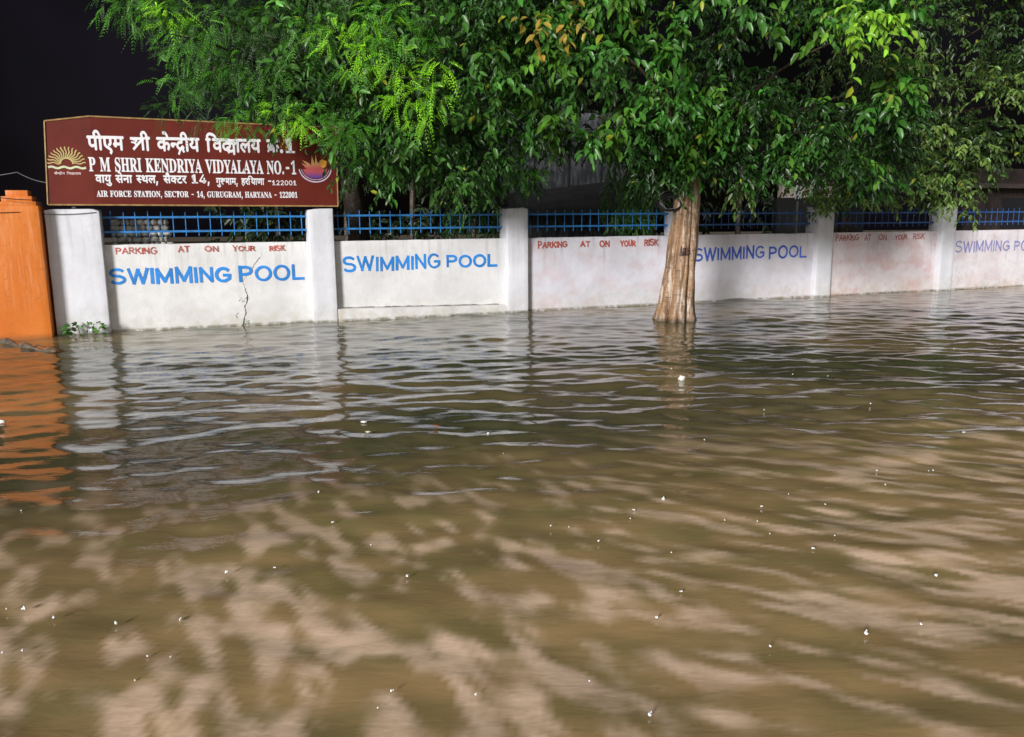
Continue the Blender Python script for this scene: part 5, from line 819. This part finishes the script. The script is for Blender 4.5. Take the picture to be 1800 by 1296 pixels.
# ------------------------------------------------------------------ feathery tree over the sign
ft_p = WL(1.0, 3.2, 0); feather = empty('feathery_tree', (ft_p.x, ft_p.y, 0))
tag(feather, 'big tree with fine feathery leaves spreading above and over the maroon sign', 'tree')
Ln = Leaves(); FD = (.028, .092, .012); FB = (.24, .60, .015); FM = (.070, .26, .012)  # FD darkened for the inner crown, FB brightened for lamp-lit sprays
ylow2 = interp([(150, -20), (240, 45), (290, 130), (300, 185), (350, 215), (430, 212), (500, 235), (560, 250), (620, 290), (680, 320), (760, 325), (850, 335), (920, 330), (960, 190), (1000, 150)])
field(Ln, neem_clump, (190, 980), ylow2, (11.4, 15.6), 560, lambda x, y, d: FM if random.random() < .16 else FD, (.3, .46), -.14, 9.0, ns=30)
for px, py, d, r_, ns, c in [(600, 75, 9.8, .3, 14, FB), (665, 30, 9.6, .28, 12, FB), (700, 180, 9.7, .16, 9, FB), (430, 80, 10.6, .3, 12, FD), (640, 90, 9.4, .30, 12, FB), (690, 60, 9.4, .30, 14, FM), (745, 165, 9.6, .26, 14, FB), (740, 205, 9.6, .18, 9, FB), (700, 120, 9.4, .25, 12, FB), (770, 120, 9.8, .22, 10, FB), (620, 120, 9.8, .2, 8, FM),
                          (520, 212, 10.6, .17, 9, FB), (545, 195, 10.8, .22, 11, FM), (500, 190, 10.8, .2, 8, FB), (300, 15, 9.8, .22, 10, FB), (285, 40, 9.8, .12, 4, FB), (200, 5, 10.5, .3, 10, FM), (250, 10, 10, .25, 8, FM), (400, 120, 11.4, .3, 14, FM), (360, 190, 12, .35, 16, FD),
                          (420, 215, 11.8, .3, 12, FM), (470, 130, 11.2, .3, 12, FM), (330, 90, 11.5, .3, 12, FD), (690, 20, 9.2, .3, 12, FM), (560, 60, 10, .35, 14, FM), (640, 30, 9.5, .25, 10, FM), (380, 30, 10.5, .3, 12, FM), (460, 40, 10.5, .3, 12, FD), (600, 250, 12, .3, 14, FM), (565, 218, 11.3, .16, 10, FM), (600, 240, 11.6, .15, 7, FM), (525, 225, 11.2, .11, 6, FB), (400, 205, 11.6, .2, 10, FM), (440, 222, 11.6, .16, 8, FM), (310, 150, 11.6, .3, 14, FM), (620, 230, 11.5, .25, 12, FM), (230, 25, 10.5, .3, 12, FM), (340, 60, 10.8, .35, 16, FM), (290, 190, 12, .2, 8, FD)]:
    neem_clump(Ln, A(px, py, d), np.array([r_, r_*.7, r_*.75]), int(ns*2.0), c, .046)
Ln.build('crown', TPL4, M_NEEM, feather)
Lb = Leaves()
field(Lb, broad_clump, (470, 960), ylow2, (11.6, 14.4), 130, lambda x, y, d: (.030, .10, .016) if random.random() < .6 else (.05, .16, .022), (.25, .4), -.1, 5.0, ns=12)
for i in range(70):
    px = random.uniform(480, 940); py = random.uniform(20, ylow2(px)-5); d = 11.2+1.8*py/320+random.uniform(-.4, .8)
    broad_clump(Lb, A(px, py, d), np.array([.15, .11, .11]), random.randint(2, 5), (.065, .19, .028), .165, 6)
for px, py, d, r_, ns in [(690, 320, 14.2, .28, 9), (800, 310, 14.0, .4, 18), (860, 300, 14, .35, 16), (760, 290, 13.8, .35, 14), (830, 240, 13.6, .4, 16), (880, 180, 13, .4, 16), (900, 110, 12.6, .35, 14), (650, 260, 13.2, .3, 12), (720, 260, 13.4, .35, 14), (850, 60, 12, .3, 12), (820, 340, 14.4, .3, 10), (900, 250, 13.8, .35, 14)]:
    broad_clump(Lb, A(px, py, d), np.array([r_, r_*.7, r_*.8]), ns, (.045, .13, .025), .12)
Lb.build('broad_leaves', TPL6, M_LEAF, feather)
fb_ = MB(); fb_.tube([(0, 0, -.45), (.05, 0, 1.2), (-.1, -.1, 2.4), (-.15, -.3, 3.4)], [.26, .22, .20, .16], 12)
fb_.build('trunk', m_dbark, feather, True)
fb2 = MB()
for px, py, d in [(640, 90, 9.8), (745, 140, 10), (520, 180, 11), (300, 60, 10.5), (380, 120, 12), (460, 60, 11), (600, 200, 12.5), (820, 200, 13), (700, 240, 13.5), (860, 60, 12), (350, 10, 11), (560, 20, 10.5)]:
    limbs(fb2, ft_p+Vector((-.15, -.3, 3.3)), [A(px, py, d)], .055, .3)
fb2.v = [(x-ft_p.x, y-ft_p.y, z) for x, y, z in fb2.v]; fb2.build('branches', m_dbark, feather, True)

# ------------------------------------------------------------------ right hand tree
rt = WL(13.2, 2.6, 0); right_t = empty('bushy_tree', (rt.x, rt.y, 0))
tag(right_t, 'dull olive bushy tree overhanging the pinkish wall panels behind the railings', 'tree')
Lr = Leaves()
ylow3 = interp([(1400, 330), (1480, 345), (1560, 355), (1640, 350), (1700, 325), (1760, 270), (1900, 240)])
field(Lr, broad_clump, (1430, 1900), ylow3, (15.0, 19.0), 260, lambda x, y, d: OL if random.random() < .6 else (.030, .070, .016), (.4, .62), -.08, 21.0, ns=15)
for px, py, d, r_, ns in [(1560, 340, 16.8, .3, 10), (1600, 325, 16.8, .4, 16), (1540, 300, 16.5, .4, 16), (1650, 290, 16.4, .4, 14), (1690, 345, 17.0, .22, 9), (1700, 372, 17.2, .13, 4), (1660, 340, 16.9, .25, 8), (1440, 355, 16.4, .22, 7), (1680, 320, 17.0, .2, 6), (1500, 350, 16.9, .25, 7), (1720, 260, 16, .4, 12), (1640, 220, 15.5, .4, 14), (1760, 160, 15, .45, 14), (1620, 90, 15, .4, 12), (1480, 330, 16.6, .35, 12), (1440, 335, 16.4, .25, 8)]:
    broad_clump(Lr, A(px, py, d), np.array([r_, r_*.6, r_*.7]), ns, (.13, .22, .045), .125)
Lr.build('crown', TPL6, M_LEAF, right_t)
rb = MB(); rb.tube([(0, 0, -.45), (.1, 0, 1.5), (0, -.1, 3)], [.2, .16, .12], 10); rb.build('trunk', m_dbark, right_t, True)
rb2 = MB()
for px, py, d in [(1500, 250, 16), (1580, 300, 16.8), (1640, 200, 16), (1700, 150, 16), (1780, 180, 16.5), (1620, 60, 15.5), (1740, 40, 15.5)]:
    limbs(rb2, rt+Vector((0, -.1, 2.9)), [A(px, py, d)], .06, .3)
rb2.v = [(x-rt.x, y-rt.y, z) for x, y, z in rb2.v]; rb2.build('branches', m_dbark, right_t, True)

# ------------------------------------------------------------------ weeping tree behind the railing
wt = A(1105, 420, 17.0); weep = empty('weeping_tree', (wt[0], wt[1], 0))
tag(weep, 'slender tree with long drooping leaves behind the railing left of the tan trunk', 'tree')
Lw = Leaves()
for i in range(26):
    px = 1105+random.uniform(-40, 42); py = random.uniform(150, 385); weep_clump(Lw, A(px, py, random.uniform(16.6, 17.4)), np.array([.25, .25, .25]), 12, (.06, .17, .03))
Lw.build('crown', TPL4, M_WILLOW, weep)
MB().tube([(0, .1, -.45), (.02, .1, 2), (0, .1, 4.5)], [.08, .07, .03], 8).build('trunk', m_dbark, weep, True)

# hanging shrubs seen behind the second railing
sb = WL(2.6, 1.6, 0); shr = empty('drooping_shrub', (sb.x, sb.y, 0))
tag(shr, 'dark drooping shrub behind the railing above the plinth panel', 'shrub')
Ls = Leaves()
for i in range(12): weep_clump(Ls, A(random.uniform(790, 900), random.uniform(310, 385), random.uniform(16, 16.8)), np.array([.22, .22, .2]), 10, (.045, .13, .03), .13)
Ls.build('leaves', TPL4, M_WILLOW, shr)
MB().tube([(0, 0, -.45), (.05, 0, 1.2), (0, .1, 2.2)], [.05, .04, .02], 7).build('stem', m_dbark, shr)

# ------------------------------------------------------------------ things behind the wall
# stone pier behind the first railing
sp_ = WL(-3.05, .75, 0); pier = MB()
from mathutils import noise as _n
for row in range(24):
    x = -.42
    while x < .42:
        w = random.uniform(.06, .15); h = .085; z = -.4+row*.092
        bm = bmesh.new(); bmesh.ops.create_icosphere(bm, subdivisions=2, radius=.5)
        b0 = len(pier.v); off = Vector((random.random()*9, row, 0))
        for v in bm.verts:
            q = v.co.copy(); m_ = max(abs(q.x), abs(q.y), abs(q.z)); q = q.lerp(q*(.5/m_), .45); q *= 1+.25*_n.noise(q*3+off)
            pier.v.append((x+w/2+q.x*w*1.08, q.y*.28+random.uniform(-.0, .0), z+q.z*h*1.12))
        bm.verts.index_update(); pier.f += [tuple(b0+v.index for v in f.verts) for f in bm.faces]; bm.free(); x += w
po = pier.build('stone_pier', plain('pale_stone', (.62, .61, .58), .85, .45, 5, bump=.4), None, True)
po.location = (sp_.x, sp_.y, 0); po.rotation_euler = (0, 0, WTH); tag(po, 'rough pale stone pier behind the railing under the maroon sign', 'pier')

def panel_wall(name, label, cat, corners, mat, th=.2, extra=None):
    a, b, z0, z1 = corners; a = Vector(a); b = Vector(b); d = (b-a); L = d.length; o = empty(name, (a.x, a.y, 0), math.atan2(d.y, d.x)); tag(o, label, cat)
    rough_box(0, L, 0, th, z0, z1, .3, .006, .01, 3).build('wall', mat, o, True)
    if extra: extra(o, L)
    return o
def peel(name, a, b):
    t = NT(name); s1 = t.noise(2, 6, .65, t.map(scale=(5, 1, .9))); n = t.noise(3, 5)
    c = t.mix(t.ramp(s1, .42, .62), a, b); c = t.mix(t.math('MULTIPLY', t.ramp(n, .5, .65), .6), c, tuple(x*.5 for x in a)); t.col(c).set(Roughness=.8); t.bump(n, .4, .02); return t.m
p0 = A(900, 420, 20.5); p1 = A(1110, 420, 21.3)
def shed_extra(o, L):
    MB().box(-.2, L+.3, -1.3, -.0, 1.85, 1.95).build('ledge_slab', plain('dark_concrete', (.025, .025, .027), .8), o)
    q = MB(); q.add([(-.1, -1.25, 2.02), (L+.2, -1.25, 2.50), (L+.2, -.05, 2.75), (-.1, -.05, 2.35), (-.1, -1.25, 1.96), (L+.2, -1.25, 1.96), (L+.2, -.05, 1.96), (-.1, -.05, 1.96)], [(0, 1, 2, 3), (4, 5, 1, 0), (5, 6, 2, 1), (7, 4, 0, 3)])
    q.build('ramp', plain('grey_plaster', (.035, .035, .038), .8, .3, 4), o)
    for x in (.55, 1.45, 2.3): MB().tube([(x, -.06, 2.4), (x+.03, -.06, 3.9)], .015, 6).build('pipe', plain('pipe_black', (.02, .02, .02), .5), o)
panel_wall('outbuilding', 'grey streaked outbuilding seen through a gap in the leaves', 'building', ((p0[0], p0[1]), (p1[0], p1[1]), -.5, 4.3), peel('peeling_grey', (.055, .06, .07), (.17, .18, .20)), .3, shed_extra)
p0 = A(1690, 420, 22.5); p1 = A(1990, 400, 26)
def rb_extra(o, L):
    MB().box(-.15, L+.2, -.35, -.0, 2.45, 2.57).build('cornice', plain('brown_slab', (.09, .07, .065), .8), o)
    MB().box(1.6, 2.7, -.012, 0.03, 1.2, 2.2).build('window', plain('dark_window', (.02, .02, .025), .2), o)
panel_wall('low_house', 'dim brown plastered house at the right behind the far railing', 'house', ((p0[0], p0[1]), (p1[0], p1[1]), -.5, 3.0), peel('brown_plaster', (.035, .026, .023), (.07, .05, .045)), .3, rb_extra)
p0 = A(1372, 420, 24); p1 = A(1492, 410, 24.4)
def pw_extra(o, L):
    MB().box(-.3, L+.3, -.5, .4, 2.80, 2.95).build('eave', plain('dark_eave', (.02, .02, .02), .8), o)
    MB().box(-.3, L+.3, -.25, -.02, -.5, 2.28).build('plinth', plain('dark_plinth', (.02, .02, .02), .8), o)
    for x, w in ((.42, .12), (.95, .26), (1.62, .1)): MB().box(x, x+w, -.03, .02, 2.2, 2.9).build('opening', plain('dark_opening', (.015, .015, .02), .4), o)
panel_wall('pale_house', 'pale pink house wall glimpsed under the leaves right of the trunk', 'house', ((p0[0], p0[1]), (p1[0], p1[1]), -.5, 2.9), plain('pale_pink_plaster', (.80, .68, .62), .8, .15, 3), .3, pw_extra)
nb_ = A(1399, 420, 20.5); nbd = empty('notice_board', (nb_[0], nb_[1], 0), .1)
tag(nbd, 'small white notice board on a post behind the dark blue railing', 'notice board')
MB().box(-.02, .02, 0, .04, -.45, 2.1).build('post', plain('grey_post', (.15, .16, .17), .5), nbd)
MB().box(-.075, .075, -.02, .0, 2.16, 2.60).build('panel', plain('white_sheet', (.82, .84, .90), .5, .05, 5), nbd)
nm = MB()
for z in (2.50, 2.38, 2.20): nm.ribbon([(-.06, z), (.0, z+.02), (.03, z-.03), (.06, z)], .022, -.022)
nm.build('marking', plain('black_print', (.03, .03, .04), .6), nbd)
# dense dark planting far behind
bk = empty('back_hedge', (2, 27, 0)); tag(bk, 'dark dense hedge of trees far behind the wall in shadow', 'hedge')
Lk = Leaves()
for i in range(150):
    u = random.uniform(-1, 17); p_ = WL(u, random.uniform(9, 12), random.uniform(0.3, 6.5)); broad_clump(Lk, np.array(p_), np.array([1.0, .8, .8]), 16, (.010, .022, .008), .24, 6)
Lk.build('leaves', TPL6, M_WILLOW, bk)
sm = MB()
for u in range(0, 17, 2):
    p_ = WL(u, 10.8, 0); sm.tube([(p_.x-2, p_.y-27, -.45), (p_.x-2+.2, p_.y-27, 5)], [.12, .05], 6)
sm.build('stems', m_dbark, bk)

# ------------------------------------------------------------------ small plants, wires, floating things
pp = WL(-3.93, -.03, 0); pln = empty('weed_plant', (pp.x, pp.y, 0), WTH)
tag(pln, 'leafy green weed growing at the foot of the broad pillar by the orange pillar', 'plant')
Lp = Leaves(); ns = 46; stems = MB(); P = []; Dn = []
for i in range(ns):
    a = random.uniform(-1, 1); h = random.uniform(.0, .26)*(1-abs(a)*.35); x = a*.24+(.0 if a < 0 else .05); y = random.uniform(-.20, -.02); P.append((x, y, h+.01)); Dn.append((a*.9+random.uniform(-.4, .4), -.6+random.uniform(-.5, .3), random.uniform(-.5, .6)))
    if i % 3 == 0: stems.tube([(x*.25, -.03, -.2), (x*.7, y*.7, h*.6), (x, y, h+.01)], [.004, .003, .002], 5)
P = np.array(P); Dn = np.array(Dn); ln = rng.uniform(.07, .11, ns)
Lp.add(P, Dn, np.array([0, -.6, .8])+rng.normal(0, .4, (ns, 3)), ln, ln*.6, tints(ns, (.07, .20, .03), .3))
M_WEED = leafmat('weed_leaf', .6, .25)
lo = leaf_mesh('leaves', *[np.concatenate([q[i] for q in Lp.a]) for i in range(6)], TPL6, M_WEED, None); lo.parent = pln
stems.build('stem', plain('green_stem', (.10, .14, .04), .6), pln)
fl = MB(); [fl.tube([(.13, -.17, .09), (.15, -.20, .10)], [.022, .004], 7)]; fl.build('flower', plain('white_petal', (.8, .8, .8), .5), pln)
pp = WL(-1.55, .11, 0); pl2 = empty('crack_weed', (pp.x, pp.y, 0), WTH); tag(pl2, 'tiny weed sprouting from the crack in the first wall panel', 'plant')
ns = 16; P = np.stack([rng.uniform(-.05, .09, ns), rng.uniform(-.03, .0, ns), np.concatenate([rng.uniform(.02, .10, 10), rng.uniform(.42, .47, 6)])], 1)
lo = leaf_mesh('leaves', P, rng.normal(0, 1, (ns, 3))+[0, -.5, 0], np.array([0, -.8, .5])+rng.normal(0, .3, (ns, 3)), rng.uniform(.02, .035, ns), rng.uniform(.012, .018, ns), tints(ns, (.10, .15, .03), .3), TPL6, M_LEAF, None); lo.parent = pl2

m_wire = plain('black_wire', (.02, .02, .022), .5)
def wire(name, label, pts, r_, mat=m_wire):
    out = []
    for a, b in zip(pts[:-1], pts[1:]):
        a = Vector(a); b = Vector(b); n = 10; sag = (b-a).length*.02
        for i in range(n): out.append(a.lerp(b, i/n)-Vector((0, 0, sag*math.sin(math.pi*i/n))))
    out.append(Vector(pts[-1])); tag(MB().tube(out, r_, 6).build(name, mat, None, True), label, 'cable')
wire('sagging_wire', 'thin black wire sagging across the top of the orange pillar to the broad pillar', [WL(-5.6, -.225, 1.90), WL(-4.6, -.215, 1.875), WL(-4.2, -.03, 1.845), WL(-3.60, -.02, 1.87), WL(-3.52, .2, 1.90)], .005)
wire('grey_wire', 'thin grey wire dropping from the left towards the sign edge', [A(-60, 312, 14.5), A(30, 303, 14.2), A(85, 322, 13.2)], .006, plain('grey_wire_skin', (.16, .17, .18), .5))
wire('overhead_wire', 'thin dark wire slanting across the lower left of the sign above the orange cap', [A(-20, 345, 12.0), A(60, 352, 12.2), A(88, 372, 12.7)], .007)

# driftwood by the orange pillar
dw = MB(); c0 = onwater(2, 603); c1 = onwater(98, 622)
pts = [c0.lerp(c1, t)+Vector((0, .03*math.sin(t*9), .012+.02*math.sin(t*14))) for t in np.linspace(-.35, 1, 16)]
dw.tube(pts, [.055*(1-.6*t)+.012*math.sin(t*23) for t in np.linspace(0, 1, 16)], 9)
for t in (.35, .6, .8):
    q = c0.lerp(c1, t); dw.tube([q+Vector((0, 0, .02)), q+Vector((.06, .05, .05)), q+Vector((.16, .04, .02))], [.014, .01, .005], 6)
tag(dw.build('floating_branch', plain('wet_wood', (.13, .10, .075), .5, .5, 14, bump=.5), None, True), 'wet broken branch floating at the foot of the orange pillar', 'branch')
def blob(name, px, py, s, mat, label, cat, flat=.35, group=None):
    bm = bmesh.new(); bmesh.ops.create_icosphere(bm, subdivisions=3, radius=1); off = Vector((px*.1, py*.1, 0))
    mb = MB()
    for v in bm.verts:
        q = v.co*(1+.45*_n.noise(v.co*1.6+off)+.15*_n.noise(v.co*4+off)); mb.v.append((q.x*s, q.y*s*.7, q.z*s*flat))
    bm.verts.index_update(); mb.f = [tuple(v.index for v in f.verts) for f in bm.faces]; bm.free()
    o = mb.build(name, mat, None, True); w = onwater(px, py); o.location = (w.x, w.y, .022); o.rotation_euler = (0, 0, random.uniform(-.5, .5)); tag(o, label, cat, group); return o
m_white = plain('white_litter', (.85, .84, .82), .5, .08, 20)
blob('floating_litter', 1198, 669, .034, m_white, 'white crumpled litter floating in the water before the tree trunk', 'litter', .8)
blob('floating_litter', 640, 746, .026, m_white, 'larger of two pale scraps floating left of centre', 'litter')
blob('floating_litter', 647, 764, .022, plain('cream_litter', (.62, .58, .44), .5), 'smaller cream scrap just below the white scrap left of centre', 'litter')
blob('floating_leaf', 767, 753, .024, plain('rust_leaf', (.30, .10, .06), .6), 'rust brown leaf floating right of the pale scraps', 'leaf', .3)
blob('floating_litter', 4, 746, .03, m_white, 'small white scrap floating at the left edge below the orange reflection', 'litter', .5)
# raindrop splashes, white glints painted into their colour
m_spl = NT('splash_glint').set(Roughness=.15); m_spl.b.inputs['Base Color'].default_value = (.92, .94, .97, 1); m_spl = m_spl.m
SPL = [(1166,880,1.6),(858,765,1.3),(1693,763,1),(38,901,.8),(398,1010,1.2),(42,1074,1.4),(95,1090,1.1),(205,1100,1.2),(318,1093,1.1),(12,1075,.7),(5,1152,.8),(40,1148,.8),(260,1158,.8),(238,1201,.6),(688,1220,.7),(836,1226,.8),(664,1250,.5),
       (1142,1262,1.1),(1036,1202,.7),(1154,1090,1.),(1198,1044,.8),(1180,975,.7),(1354,1141,.8),(1522,1118,1.4),(1619,1102,.9),(1645,1016,1.1),(1428,968,.9),(1467,945,.7),(1386,872,.6),(1338,894,.8),(1274,918,.7),(1331,920,.6),(1353,942,.6),(1000,930,.6),
       (1052,955,.8),(1115,900,.8),(1108,915,.7),(1180,650,.8),(1393,660,.8),(1455,663,.8),(1343,723,.7),(1530,712,.9),(1677,615,.8),(1238,776,.8),(1640,830,.8),(1632,831,.6),(716,1017,1.),(584,922,.8),(652,962,.7),(560,868,1.),(484,1002,.7),(1541,830,.9),(1556,855,.7),(1450,890,.6),(885,800,.5),(968,928,.7),(300,1160,.5)]
spl0 = []
for v_ in range(3):
    mb = MB(); bm = bmesh.new(); bmesh.ops.create_icosphere(bm, subdivisions=2, radius=1)
    for q in bm.verts:
        c = q.co*(1+.5*_n.noise(q.co*2+Vector((v_*5, 0, 0)))); mb.v.append((c.x*.5, c.y*.5, c.z*.35))
    bm.verts.index_update(); mb.f = [tuple(v.index for v in f.verts) for f in bm.faces]; bm.free()
    for j in range(1+v_): mb.tube([(.5*j-.3, .3*j, .0), (.5*j-.25, .3*j, .6)], [.3, .12], 6)
    me = mb.build('rain_splash', m_spl, None, True); spl0.append(me)
for i, (px, py, s) in enumerate(SPL):
    o = spl0[i] if i < 3 else spl0[i % 3].copy()
    if i >= 3: COL.objects.link(o)
    w = onwater(px, py); k = s*.0100*(1+.05*w.y)
    o.location = (w.x, w.y, .012); o.scale = (k, k, k); o.rotation_euler = (0, 0, random.random()*6)
    tag(o, 'tiny white raindrop splash on the brown flood water', 'splash', 'raindrop splashes on the flood water')
